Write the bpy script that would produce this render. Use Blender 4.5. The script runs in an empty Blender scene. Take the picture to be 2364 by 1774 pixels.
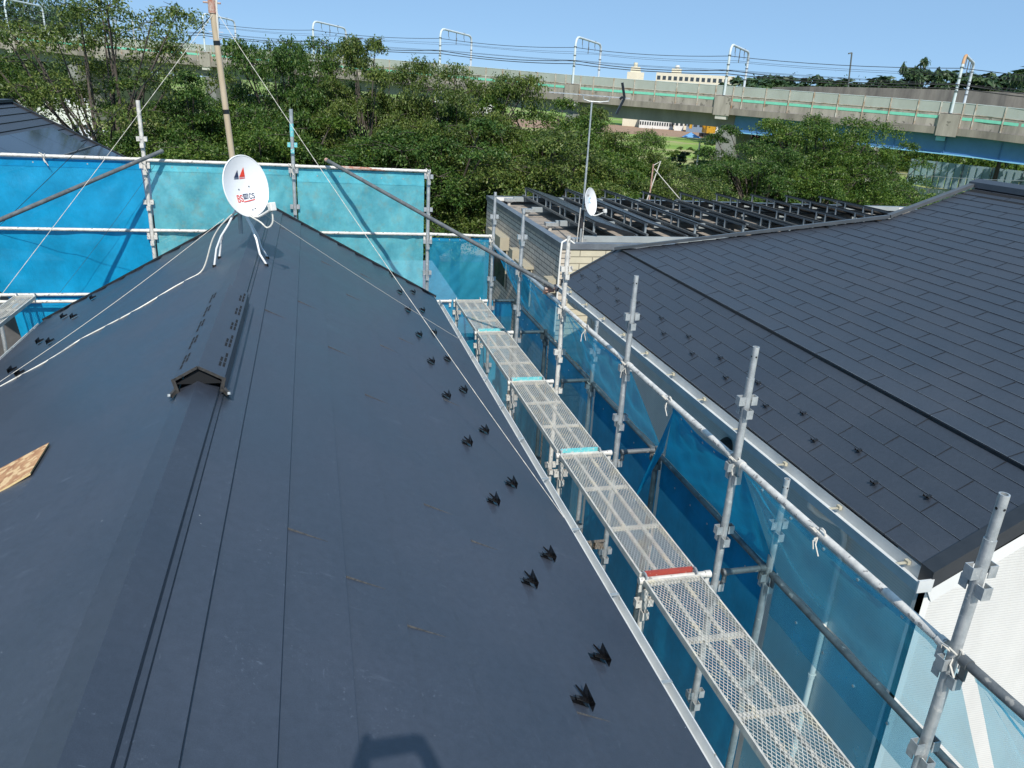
import bpy, math, random
import numpy as np
from mathutils import Vector, Matrix
random.seed(7); rng = np.random.default_rng(11)
S = bpy.context.scene
COL = S.collection
# ---------------------------------------------------------------- camera, sky, sun, exposure
CAM_YAW, CAM_PITCH, CAM_ROLL = 0.26393, 0.36084, 0.05995
def cam_axes():
    cy, sy = math.cos(CAM_YAW), math.sin(CAM_YAW)
    f0 = Vector((sy, cy, 0)); r0 = Vector((cy, -sy, 0)); z = Vector((0, 0, 1))
    f = math.cos(CAM_PITCH)*f0 - math.sin(CAM_PITCH)*z
    u = math.cos(CAM_PITCH)*z + math.sin(CAM_PITCH)*f0
    r = math.cos(CAM_ROLL)*r0 + math.sin(CAM_ROLL)*u
    u = -math.sin(CAM_ROLL)*r0 + math.cos(CAM_ROLL)*u
    return r, u, f
R_, U_, F_ = cam_axes()
cam_d = bpy.data.cameras.new("camera"); cam = bpy.data.objects.new("camera", cam_d); COL.objects.link(cam)
cam.matrix_world = Matrix(((R_.x, U_.x, -F_.x, 0), (R_.y, U_.y, -F_.y, 0), (R_.z, U_.z, -F_.z, 0), (0, 0, 0, 1)))
cam_d.sensor_width = 36; cam_d.lens = 36*1778/2364; cam_d.clip_start = 0.02; cam_d.clip_end = 6000
S.camera = cam
SUN_EL, SUN_AZ = math.radians(45.5), math.radians(185.8)      # azimuth clockwise from +Y
W = bpy.data.worlds.new("World"); S.world = W; W.use_nodes = True
wn = W.node_tree; bg = wn.nodes['Background']
sky = wn.nodes.new('ShaderNodeTexSky'); sky.sky_type = 'NISHITA'; sky.sun_disc = False
sky.sun_elevation = SUN_EL; sky.sun_rotation = SUN_AZ; sky.altitude = 2500; sky.air_density = 0.65; sky.dust_density = 0.2; sky.ozone_density = 4.0
sky_mix = wn.nodes.new('ShaderNodeMix'); sky_mix.data_type = 'RGBA'; sky_mix.inputs[0].default_value = .78; sky_mix.inputs[7].default_value = (1.98, 3.45, 5.22, 1)   # constant blue mixed in to flatten the sky and add ambient fill
wn.links.new(sky.outputs[0], sky_mix.inputs[6]); wn.links.new(sky_mix.outputs[2], bg.inputs[0]); bg.inputs[1].default_value = 0.12
sl = bpy.data.lights.new("sun", 'SUN'); sl.energy = 4.0; sl.angle = math.radians(0.5); sl.color = (1.0, 0.95, 0.87)
sun = bpy.data.objects.new("sun", sl); COL.objects.link(sun)
sd = Vector((math.sin(SUN_AZ)*math.cos(SUN_EL), math.cos(SUN_AZ)*math.cos(SUN_EL), math.sin(SUN_EL)))
sun.rotation_euler = sd.to_track_quat('Z', 'Y').to_euler(); sun.location = (0, 0, 60)
S.view_settings.view_transform = 'Standard'; S.view_settings.look = 'None'; S.view_settings.exposure = 0.35; S.view_settings.gamma = 1
S.render.engine = 'CYCLES'
try:
    S.cycles.max_bounces = 12; S.cycles.transparent_max_bounces = 24; S.cycles.diffuse_bounces = 6; S.cycles.glossy_bounces = 3
    S.cycles.caustics_reflective = False; S.cycles.caustics_refractive = False
except Exception: pass
GZ = -9.0            # ground level (the camera is the origin)

# ---------------------------------------------------------------- helpers
def tag(o, label=None, cat=None, group=None, kind=None):
    if label: o['label'] = label
    if cat: o['category'] = cat
    if group: o['group'] = group
    if kind: o['kind'] = kind
    return o
def thing(name, label, cat, loc=(0, 0, 0), group=None, rz=0):
    o = bpy.data.objects.new(name, None); COL.objects.link(o); o.location = loc; o.rotation_euler = (0, 0, rz)
    o.empty_display_size = 0.1
    return tag(o, label, cat, group)
def wloc(o):
    v = Vector((0, 0, 0))
    while o is not None: v += Vector(o.location); o = o.parent
    return v
class G:
    """collects geometry, links it as one mesh object"""
    def __init__(s): s.v = []; s.f = []
    def add(s, vs, fs):
        n = len(s.v); s.v += [tuple(p) for p in vs]; s.f += [tuple(i+n for i in f) for f in fs]; return s
    def quad(s, a, b, c, d): return s.add([a, b, c, d], [(0, 1, 2, 3)])
    def hexa(s, p):  # 0-3 bottom ring, 4-7 top ring
        return s.add(p, [(3, 2, 1, 0), (4, 5, 6, 7), (0, 1, 5, 4), (1, 2, 6, 5), (2, 3, 7, 6), (3, 0, 4, 7)])
    def box(s, x0, y0, z0, x1, y1, z1):
        return s.hexa([(x0, y0, z0), (x1, y0, z0), (x1, y1, z0), (x0, y1, z0), (x0, y0, z1), (x1, y0, z1), (x1, y1, z1), (x0, y1, z1)])
    def beam(s, a, b, w, h, up=(0, 0, 1)):  # rectangular bar from a to b
        a = Vector(a); b = Vector(b); d = (b-a).normalized(); up = Vector(up)
        sx = d.cross(up)
        if sx.length < 1e-4: sx = d.cross(Vector((1, 0, 0)))
        sx.normalize(); uz = sx.cross(d).normalized(); sx = sx*w/2; uz = uz*h/2
        return s.hexa([a-sx-uz, a+sx-uz, b+sx-uz, b-sx-uz, a-sx+uz, a+sx+uz, b+sx+uz, b-sx+uz])
    def tube(s, a, b, r, n=12, r2=None, cap=True):
        return s.path([a, b], r, n, r2, cap)
    def path(s, pts, r, n=10, r2=None, cap=True):
        pts = [Vector(p) for p in pts]; N = len(pts); base = len(s.v); prev = None
        for i, p in enumerate(pts):
            d = (pts[min(i+1, N-1)]-pts[max(i-1, 0)]).normalized()
            if prev is None:
                x = d.cross(Vector((0, 0, 1)));
                if x.length < 1e-3: x = d.cross(Vector((1, 0, 0)))
            else: x = prev - d*prev.dot(d)
            x.normalize(); prev = x; y = d.cross(x)
            rr = r if r2 is None else r+(r2-r)*i/(N-1)
            for k in range(n):
                a = 2*math.pi*k/n; s.v.append(tuple(p+(x*math.cos(a)+y*math.sin(a))*rr))
        for i in range(N-1):
            for k in range(n):
                k2 = (k+1) % n; s.f.append((base+i*n+k, base+i*n+k2, base+(i+1)*n+k2, base+(i+1)*n+k))
        if cap:
            s.f.append(tuple(base+k for k in reversed(range(n)))); s.f.append(tuple(base+(N-1)*n+k for k in range(n)))
        return s
    def build(s, name, mat, parent=None, world=True, smooth=False, bevel=0, keep=False):
        off = Vector((0, 0, 0))
        if parent is not None:
            if world: off = wloc(parent)
        elif not keep:
            xs = [p[0] for p in s.v]; ys = [p[1] for p in s.v]; zs = [p[2] for p in s.v]
            off = Vector(((min(xs)+max(xs))/2, (min(ys)+max(ys))/2, min(zs)))
        me = bpy.data.meshes.new(name)
        me.from_pydata([(p[0]-off.x, p[1]-off.y, p[2]-off.z) for p in s.v], [], s.f); me.update()
        me.materials.append(mat)
        if smooth:
            me.polygons.foreach_set('use_smooth', [True]*len(me.polygons))
        o = bpy.data.objects.new(name, me); COL.objects.link(o)
        if parent is not None: o.parent = parent
        elif not keep: o.location = off
        if smooth:
            try: me.set_sharp_from_angle(angle=math.radians(50))
            except Exception: pass
        if bevel:
            m = o.modifiers.new('bevel', 'BEVEL'); m.width = bevel; m.segments = 2; m.limit_method = 'ANGLE'
        return o
def copy_tree(o, parent=None):
    c = o.copy(); COL.objects.link(c); c.parent = parent
    for ch in list(o.children): copy_tree(ch, c)
    return c

# ---------------------------------------------------------------- materials
MAT = {}
def nodes(name):
    m = bpy.data.materials.new(name); m.use_nodes = True; nt = m.node_tree
    return m, nt, nt.nodes['Principled BSDF']
def L(nt, a, b): nt.links.new(a, b)
def noise(nt, scale, detail=4, rough=.6, coord='Object', stretch=None):
    tc = nt.nodes.new('ShaderNodeTexCoord'); n = nt.nodes.new('ShaderNodeTexNoise')
    n.inputs['Scale'].default_value = scale; n.inputs['Detail'].default_value = detail; n.inputs['Roughness'].default_value = rough
    src = tc.outputs[coord]
    if stretch:
        mp = nt.nodes.new('ShaderNodeMapping'); mp.inputs['Scale'].default_value = stretch; L(nt, src, mp.inputs[0]); src = mp.outputs[0]
    L(nt, src, n.inputs['Vector']); return n
def ramp(nt, src, stops):
    r = nt.nodes.new('ShaderNodeValToRGB'); e = r.color_ramp.elements
    while len(e) < len(stops): e.new(0.5)
    for i, (p, c) in enumerate(stops):
        e[i].position = p; e[i].color = (*c, 1) if len(c) == 3 else c
    L(nt, src, r.inputs[0]); return r
def mix(nt, a, b, fac, mode='MIX'):
    m = nt.nodes.new('ShaderNodeMix'); m.data_type = 'RGBA'; m.blend_type = mode
    if isinstance(fac, (int, float)): m.inputs[0].default_value = fac
    else: L(nt, fac, m.inputs[0])
    for k, x in ((6, a), (7, b)):
        if isinstance(x, tuple): m.inputs[k].default_value = (*x, 1)
        else: L(nt, x, m.inputs[k])
    return m.outputs[2]
def bump(nt, bs, h, strength=.3, dist=.01):
    b = nt.nodes.new('ShaderNodeBump'); b.inputs['Strength'].default_value = strength; b.inputs['Distance'].default_value = dist
    L(nt, h, b.inputs['Height']); L(nt, b.outputs[0], bs.inputs['Normal']); return b
def mat(name, c1, c2=None, scale=5, rough=.6, metal=0, bmp=0, bscale=60, spots=None, spec=None, stretch=None):
    if name in MAT: return MAT[name]
    m, nt, bs = nodes(name)
    c2 = c2 or tuple(x*.8 for x in c1)
    n = noise(nt, scale, 6, .65, stretch=stretch)
    r = ramp(nt, n.outputs[0], [(.35, c1), (.65, c2)])
    out = r.outputs[0]
    if spots:  # (colour, scale, threshold)
        sn = noise(nt, spots[1], 3, .5); sr = ramp(nt, sn.outputs[0], [(spots[2], (0, 0, 0)), (spots[2]+.04, (1, 1, 1))])
        out = mix(nt, out, spots[0], sr.outputs[0])
    L(nt, out, bs.inputs['Base Color']); bs.inputs['Roughness'].default_value = rough; bs.inputs['Metallic'].default_value = metal
    if spec is not None: bs.inputs['Specular IOR Level'].default_value = spec
    if bmp:
        b = noise(nt, bscale, 3, .6); bump(nt, bs, b.outputs[0], bmp, .01)
    MAT[name] = m; return m
def roof_mat(name, c, c2, rough=.42, scr=(.16, .19, .24), gscale=420, streak=True):
    """granular painted sheet metal with dust, faint scratches and footprints"""
    m, nt, bs = nodes(name)
    big = noise(nt, .9, 5, .6); base = ramp(nt, big.outputs[0], [(.35, c), (.7, c2)])
    gr = noise(nt, gscale, 2, .8); grr = ramp(nt, gr.outputs[0], [(.35, (.8, .8, .8)), (.68, (1.25, 1.25, 1.25))])
    out = mix(nt, base.outputs[0], grr.outputs[0], 1.0, 'MULTIPLY')
    mot = noise(nt, 26, 4, .7); mr = ramp(nt, mot.outputs[0], [(.3, (.88, .88, .88)), (.7, (1.12, 1.12, 1.12))]); out = mix(nt, out, mr.outputs[0], 1.0, 'MULTIPLY')
    if streak:
        for (sc, st, t0, t1, amt, msk) in ((7, (.35, 2.4, 1), .60, .80, .55, 1.1), (34, (.25, 2.2, .25), .66, .74, .8, 2.3), (16, (2.6, .35, 1), .64, .76, .5, 1.9), (60, (1, 1, 1), .60, .70, .55, 3.4)):
            sn = noise(nt, sc, 5, .75, stretch=st); s2 = noise(nt, msk, 3, .55)
            sr = ramp(nt, sn.outputs[0], [(t0, (0, 0, 0)), (t1, (amt,)*3)]); s3 = ramp(nt, s2.outputs[0], [(.50, (0, 0, 0)), (.62, (1, 1, 1))])
            out = mix(nt, out, scr, mix(nt, sr.outputs[0], s3.outputs[0], 1.0, 'MULTIPLY'))
        sp = noise(nt, 70, 1, .4); spr = ramp(nt, sp.outputs[0], [(.84, (0, 0, 0)), (.855, (1, 1, 1))])
        out = mix(nt, out, (.4, .42, .45), spr.outputs[0])
    L(nt, out, bs.inputs['Base Color']); bs.inputs['Roughness'].default_value = rough; bs.inputs['Specular IOR Level'].default_value = .8
    rr = ramp(nt, big.outputs[0], [(.3, (rough-.06,)*3), (.7, (rough+.1,)*3)]); L(nt, rr.outputs[0], bs.inputs['Roughness'])
    bump(nt, bs, gr.outputs[0], .22, .004)
    MAT[name] = m; return m
M_roof = roof_mat('navy_roof_sheet', (.032, .040, .057), (.042, .051, .072))
M_roof2 = roof_mat('charcoal_roof_sheet', (.026, .031, .042), (.035, .041, .054), rough=.42, gscale=160, streak=False)
M_cap = roof_mat('ridge_cap_sheet', (.027, .034, .050), (.034, .042, .060))
M_trim = mat('black_trim', (.012, .014, .017), (.02, .022, .026), rough=.35)
M_dark = mat('dark_void', (.006, .007, .009), rough=.9)
M_seal = mat('grey_sealant', (.085, .083, .08), (.03, .034, .04), scale=70, rough=.9)
M_black = mat('gloss_black', (.006, .006, .007), (.012, .012, .013), rough=.12)
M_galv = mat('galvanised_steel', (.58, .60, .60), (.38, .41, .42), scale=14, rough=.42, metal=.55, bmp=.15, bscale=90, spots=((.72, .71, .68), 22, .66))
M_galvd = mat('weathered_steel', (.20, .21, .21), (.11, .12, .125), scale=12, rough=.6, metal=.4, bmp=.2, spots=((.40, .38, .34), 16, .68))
M_paint = mat('paint_spattered_steel', (.74, .71, .65), (.50, .49, .46), scale=18, rough=.6, metal=.15, bmp=.2, spots=((.26, .25, .24), 30, .62))
M_rust = mat('rusty_steel', (.33, .10, .05), (.5, .42, .36), scale=30, rough=.8)
M_teal = mat('teal_paint', (.10, .46, .50), (.20, .58, .60), scale=30, rough=.6, spots=((.55, .55, .52), 40, .6))
M_redp = mat('red_paint', (.38, .06, .04), (.30, .05, .04), scale=30, rough=.6, spots=((.6, .55, .5), 50, .7))
M_mesh = mat('plank_mesh_steel', (.70, .67, .60), (.48, .46, .42), scale=12, rough=.6, metal=.15, spots=((.70, .64, .52), 9, .58))
M_white = mat('white_enamel', (.80, .81, .82), (.76, .77, .78), rough=.25)
M_plast = mat('white_plastic', (.78, .77, .73), (.70, .69, .65), rough=.5)
M_gutter = mat('white_gutter', (.62, .63, .62), (.50, .52, .52), scale=3, rough=.45, spots=((.32, .30, .24), 7, .70))
M_rope = mat('white_rope', (.70, .67, .60), (.5, .47, .42), scale=160, rough=.9)
M_ropeb = mat('dark_wire', (.03, .03, .035), rough=.6)
M_cable = mat('cream_cable', (.72, .70, .64), (.6, .58, .52), scale=20, rough=.5)
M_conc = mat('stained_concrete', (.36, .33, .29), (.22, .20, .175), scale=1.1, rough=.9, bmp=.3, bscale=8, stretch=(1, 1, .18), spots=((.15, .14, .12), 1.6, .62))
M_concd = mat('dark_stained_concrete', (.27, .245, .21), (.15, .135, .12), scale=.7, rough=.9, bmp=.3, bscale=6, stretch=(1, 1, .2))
M_concw = mat('pale_concrete', (.56, .54, .49), (.46, .45, .42), scale=.8, rough=.9)
M_girder = mat('grey_girder', (.25, .25, .24), (.18, .18, .175), scale=.5, rough=.9, stretch=(1, 1, .3))
M_blue = mat('blue_girder_paint', (.075, .20, .40), (.06, .17, .35), scale=.7, rough=.6)
M_blue2 = mat('light_blue_paint', (.22, .50, .72), (.19, .44, .66), scale=.9, rough=.55)
M_green = mat('mint_stripe', (.19, .58, .43), (.16, .5, .38), scale=2, rough=.5)
M_noise = mat('noise_panel', (.37, .40, .37), (.32, .34, .31), scale=.6, rough=.35, stretch=(1, 1, .4))
M_npost = mat('rusted_white_post', (.55, .54, .5), (.30, .18, .10), scale=1.6, rough=.7)
M_gantry = mat('gantry_paint', (.60, .66, .70), (.52, .58, .62), scale=1, rough=.5)
M_solar = mat('solar_glass', (.010, .013, .024), (.016, .020, .034), scale=3, rough=.08, spec=.7)
M_solarf = mat('solar_film', (.020, .024, .029), (.028, .033, .039), scale=5, rough=.35)
M_alu = mat('dull_aluminium', (.38, .42, .44), (.27, .31, .33), scale=4, rough=.5, metal=.3)
M_deck = mat('sheet_deck', (.36, .31, .26), (.27, .235, .20), scale=.9, rough=.9, spots=((.17, .15, .13), 2.2, .58))
M_bark = mat('cherry_bark', (.11, .09, .075), (.06, .05, .042), scale=9, rough=.95, bmp=.4, bscale=30)
M_wood = mat('strand_board', (.55, .31, .15), (.30, .13, .06), scale=14, rough=.8, stretch=(1.6, .5, 1), spots=((.66, .45, .24), 20, .52))
M_edge = mat('cut_board_edge', (.72, .56, .30), (.62, .45, .22), scale=50, rough=.8)
M_tan = mat('tan_mast_tape', (.52, .43, .31), (.42, .33, .22), scale=7, rough=.45, stretch=(1, 1, .3))
M_shed = mat('pale_shed', (.50, .53, .54), (.42, .45, .47), scale=1, rough=.6)
M_skin = mat('skin', (.55, .34, .25), rough=.6)
M_shirt = mat('grey_shirt', (.16, .18, .22), rough=.9)
M_trous = mat('navy_trousers', (.04, .05, .09), rough=.9)
M_grey = mat('grey_box', (.42, .42, .40), rough=.6)
M_red = mat('logo_red', (.75, .06, .03), rough=.5)
M_navy = mat('logo_navy', (.03, .045, .10), rough=.5)
M_orange = mat('orange_tile', (.55, .17, .07), rough=.8)
M_cream = mat('cream_render', (.66, .62, .49), (.60, .56, .45), scale=.4, rough=.9)
M_wht = mat('white_render', (.72, .72, .70), (.62, .62, .6), scale=.3, rough=.9)
M_glass = mat('dark_window', (.03, .04, .05), (.05, .06, .07), rough=.1)
M_yel = mat('yellow_paint', (.60, .33, .03), rough=.5)
M_magenta = mat('magenta_cloth', (.42, .03, .12), (.3, .02, .08), rough=.8)
M_brick = mat('brick_orange', (.40, .17, .10), (.30, .13, .08), scale=3, rough=.9)
M_fence = mat('grey_sheet_fence', (.30, .31, .32), (.25, .26, .27), scale=2, rough=.5, metal=.2)
M_fenceb = mat('light_blue_fence', (.38, .53, .60), (.33, .47, .54), scale=2, rough=.5)

def siding(name, col, dark, pitch, axis='Z', rough=.7, strength=.8, dist=.01, width=None):
    m, nt, bs = nodes(name); tc = nt.nodes.new('ShaderNodeTexCoord')
    w = nt.nodes.new('ShaderNodeTexWave'); w.wave_type = 'BANDS'; w.bands_direction = axis; w.wave_profile = 'SAW'
    w.inputs['Scale'].default_value = 2*math.pi/(20*pitch)*1.0; w.inputs['Distortion'].default_value = 0
    L(nt, tc.outputs['Object'], w.inputs['Vector'])
    r = ramp(nt, w.outputs[1], [(0, dark), (.10, dark), (.16, col), (1, col)])
    n = noise(nt, 3, 5, .6, stretch=(1, 1, .4)); rr = ramp(nt, n.outputs[0], [(.3, (.88, .88, .88)), (.7, (1, 1, 1))])
    L(nt, mix(nt, r.outputs[0], rr.outputs[0], 1.0, 'MULTIPLY'), bs.inputs['Base Color']); bs.inputs['Roughness'].default_value = rough
    bump(nt, bs, w.outputs[1], strength, dist); MAT[name] = m; return m
M_side = siding('ribbed_white_siding', (.86, .84, .80), (.62, .61, .59), .028, 'Z')
def tiles(name, c1, c2, mortar, bw, rh, swz):
    m, nt, bs = nodes(name); tc = nt.nodes.new('ShaderNodeTexCoord'); sx = nt.nodes.new('ShaderNodeSeparateXYZ'); cx = nt.nodes.new('ShaderNodeCombineXYZ')
    L(nt, tc.outputs['Object'], sx.inputs[0]); L(nt, sx.outputs[swz[0]], cx.inputs[0]); L(nt, sx.outputs[swz[1]], cx.inputs[1])
    b = nt.nodes.new('ShaderNodeTexBrick'); L(nt, cx.outputs[0], b.inputs['Vector'])
    b.inputs['Color1'].default_value = (*c1, 1); b.inputs['Color2'].default_value = (*c2, 1); b.inputs['Mortar'].default_value = (*mortar, 1)
    b.inputs['Scale'].default_value = 1; b.inputs['Brick Width'].default_value = bw; b.inputs['Row Height'].default_value = rh
    b.inputs['Mortar Size'].default_value = .011; b.inputs['Mortar Smooth'].default_value = .2
    n = noise(nt, 2, 4, .6); rr = ramp(nt, n.outputs[0], [(.3, (.86, .86, .86)), (.7, (1, 1, 1))])
    L(nt, mix(nt, b.outputs[0], rr.outputs[0], 1.0, 'MULTIPLY'), bs.inputs['Base Color']); bs.inputs['Roughness'].default_value = .8
    inv = nt.nodes.new('ShaderNodeMath'); inv.operation = 'SUBTRACT'; inv.inputs[0].default_value = 1; L(nt, b.outputs[1], inv.inputs[1])
    bump(nt, bs, inv.outputs[0], .8, .012); MAT[name] = m; return m
M_tileA = tiles('grey_tile_wall', (.62, .55, .46), (.55, .49, .41), (.14, .13, .12), .45, .118, (1, 2))
M_tileB = tiles('cream_tile_wall', (.62, .57, .43), (.58, .53, .40), (.30, .27, .20), .60, .15, (0, 2))

def net_mat(name, col, through, tint, old=0.0, rough=.6):
    """woven sheet: part of the rays pass between the threads, the rest scatter on and through them"""
    m = bpy.data.materials.new(name); m.use_nodes = True; nt = m.node_tree; nt.nodes.clear()
    out = nt.nodes.new('ShaderNodeOutputMaterial'); tr = nt.nodes.new('ShaderNodeBsdfTransparent'); tr.inputs[0].default_value = (*tint, 1)
    df = nt.nodes.new('ShaderNodeBsdfDiffuse'); tl = nt.nodes.new('ShaderNodeBsdfTranslucent'); gl = nt.nodes.new('ShaderNodeBsdfGlossy'); gl.inputs['Roughness'].default_value = .45
    n = noise(nt, 2.3, 6, .7); c2 = tuple(min(1, x*(1+.25)+old) for x in col)
    r = ramp(nt, n.outputs[0], [(.35, tuple(x*.82 for x in col)), (.7, c2)])
    o = r.outputs[0]
    if old:
        n2 = noise(nt, 7, 5, .7); r2 = ramp(nt, n2.outputs[0], [(.5, (0, 0, 0)), (.75, (.7, .7, .7))]); o = mix(nt, o, (.36, .52, .46), r2.outputs[0])
    L(nt, o, df.inputs[0]); L(nt, o, tl.inputs[0])
    a = nt.nodes.new('ShaderNodeMixShader'); a.inputs[0].default_value = .42; L(nt, df.outputs[0], a.inputs[1]); L(nt, tl.outputs[0], a.inputs[2])
    g = nt.nodes.new('ShaderNodeMixShader'); g.inputs[0].default_value = .03; L(nt, a.outputs[0], g.inputs[1]); L(nt, gl.outputs[0], g.inputs[2])
    b = nt.nodes.new('ShaderNodeMixShader'); b.inputs[0].default_value = through; L(nt, g.outputs[0], b.inputs[1]); L(nt, tr.outputs[0], b.inputs[2])
    L(nt, b.outputs[0], out.inputs[0])
    wv = noise(nt, 6, 5, .7, stretch=(1, 1, .35)); bp = nt.nodes.new('ShaderNodeBump'); bp.inputs['Strength'].default_value = .5; bp.inputs['Distance'].default_value = .03
    L(nt, wv.outputs[0], bp.inputs['Height'])
    for s_ in (df, tl, gl): L(nt, bp.outputs[0], s_.inputs['Normal'])
    MAT[name] = m; return m
N_blue = net_mat('bright_blue_net', (.004, .40, .72), .12, (.55, .9, 1))
N_teal = net_mat('faded_teal_net', (.16, .66, .78), .24, (.8, 1, 1), old=.08)
N_mid = net_mat('blue_net', (.035, .44, .68), .46, (.66, .92, 1))
N_clear = net_mat('see_through_net', (.06, .40, .58), .58, (.72, .94, 1))
N_dark = net_mat('deep_blue_net', (.004, .27, .47), .20, (.35, .7, .9))

def leaf_mat(name, c1, c2, c3, trans=.3):
    m = bpy.data.materials.new(name); m.use_nodes = True; nt = m.node_tree; bs = nt.nodes['Principled BSDF']; out = nt.nodes['Material Output']
    g = nt.nodes.new('ShaderNodeNewGeometry'); r = ramp(nt, g.outputs['Random Per Island'], [(0, c1), (.5, c2), (1, c3)])
    n = noise(nt, .55, 4, .6); rr = ramp(nt, n.outputs[0], [(.3, (.75, .8, .75)), (.7, (1.15, 1.1, 1.0))])
    col = mix(nt, r.outputs[0], rr.outputs[0], 1.0, 'MULTIPLY')
    L(nt, col, bs.inputs['Base Color']); bs.inputs['Roughness'].default_value = .45; bs.inputs['Specular IOR Level'].default_value = .4
    tl = nt.nodes.new('ShaderNodeBsdfTranslucent'); L(nt, col, tl.inputs[0]); mx = nt.nodes.new('ShaderNodeMixShader'); mx.inputs[0].default_value = trans
    L(nt, bs.outputs[0], mx.inputs[1]); L(nt, tl.outputs[0], mx.inputs[2]); L(nt, mx.outputs[0], out.inputs[0]); MAT[name] = m; return m
LF1 = leaf_mat('cherry_leaves', (.040, .095, .014), (.085, .165, .024), (.20, .27, .055), .38)
LF1b = leaf_mat('olive_leaves', (.055, .095, .018), (.105, .165, .034), (.22, .26, .07), .36)
LF1c = leaf_mat('deep_leaves', (.030, .080, .016), (.065, .14, .026), (.15, .22, .05), .36)
LF2 = leaf_mat('bush_leaves', (.05, .11, .015), (.10, .17, .03), (.17, .22, .04))
LF3 = leaf_mat('far_leaves', (.035, .07, .03), (.05, .095, .04), (.075, .12, .045), .15)
LFD = leaf_mat('dark_bush_leaves', (.015, .045, .012), (.03, .07, .018), (.045, .09, .022))
# ================================================================ GROUND
def ground():
    g = G(); xs = [-1500, -400, -150, -60, -20, 0, 20, 40, 60, 90, 130, 200, 400, 1500]; ys = [-60, -10, 8, 20, 30, 45, 60, 80, 100, 130, 170, 230, 320, 500, 900, 3000]
    n = len(xs); vs = [(x, y, GZ) for y in ys for x in xs]
    g.add(vs, [(j*n+i, j*n+i+1, (j+1)*n+i+1, (j+1)*n+i) for j in range(len(ys)-1) for i in range(n-1)])
    m, nt, bs = nodes('field_ground')
    a = noise(nt, .035, 6, .6); b = noise(nt, .5, 5, .7)
    r1 = ramp(nt, a.outputs[0], [(.38, (.15, .26, .035)), (.50, (.21, .32, .05)), (.57, (.36, .32, .16)), (.64, (.17, .28, .04))])
    r2 = ramp(nt, b.outputs[0], [(.3, (.75, .75, .75)), (.7, (1.15, 1.15, 1.1))])
    L(nt, mix(nt, r1.outputs[0], r2.outputs[0], 1.0, 'MULTIPLY'), bs.inputs['Base Color']); bs.inputs['Roughness'].default_value = .95
    tag(g.build('ground', m, keep=True), kind='structure')
    p = G(); p.box(-30, -40, GZ+.004, 40, 26, GZ+.02)
    tag(p.build('yard_ground', mat('yard_gravel', (.42, .40, .36), (.30, .29, .27), scale=6, rough=.95, bmp=.3)), kind='structure')
    p = G(); p.box(-30, 27, GZ+.004, 30, 30.5, GZ+.03)
    tag(p.build('road', mat('asphalt', (.06, .06, .062), (.05, .05, .052), scale=8, rough=.9)), kind='structure')
    p = G(); p.quad((-30, 42, GZ+.02), (14, 42, GZ+.02), (14, 56, GZ+.02), (-30, 56, GZ+.02))
    tag(p.build('dirt_path', mat('orange_soil', (.50, .31, .17), (.40, .25, .14), scale=.8, rough=.95)), kind='structure')
    p = G(); p.quad((55, 225, GZ+.02), (170, 190, GZ+.02), (190, 262, GZ+.02), (60, 300, GZ+.02))
    tag(p.build('construction_ground', mat('brown_soil', (.34, .21, .13), (.26, .17, .11), scale=.2, rough=.95)), kind='structure')
    p = G(); p.quad((20, 104, GZ+.012), (80, 84, GZ+.012), (82, 89, GZ+.012), (20, 110, GZ+.012))
    tag(p.build('canal_water', mat('canal_surface', (.10, .14, .13), (.08, .12, .11), rough=.05)), kind='structure')
ground()
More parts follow.
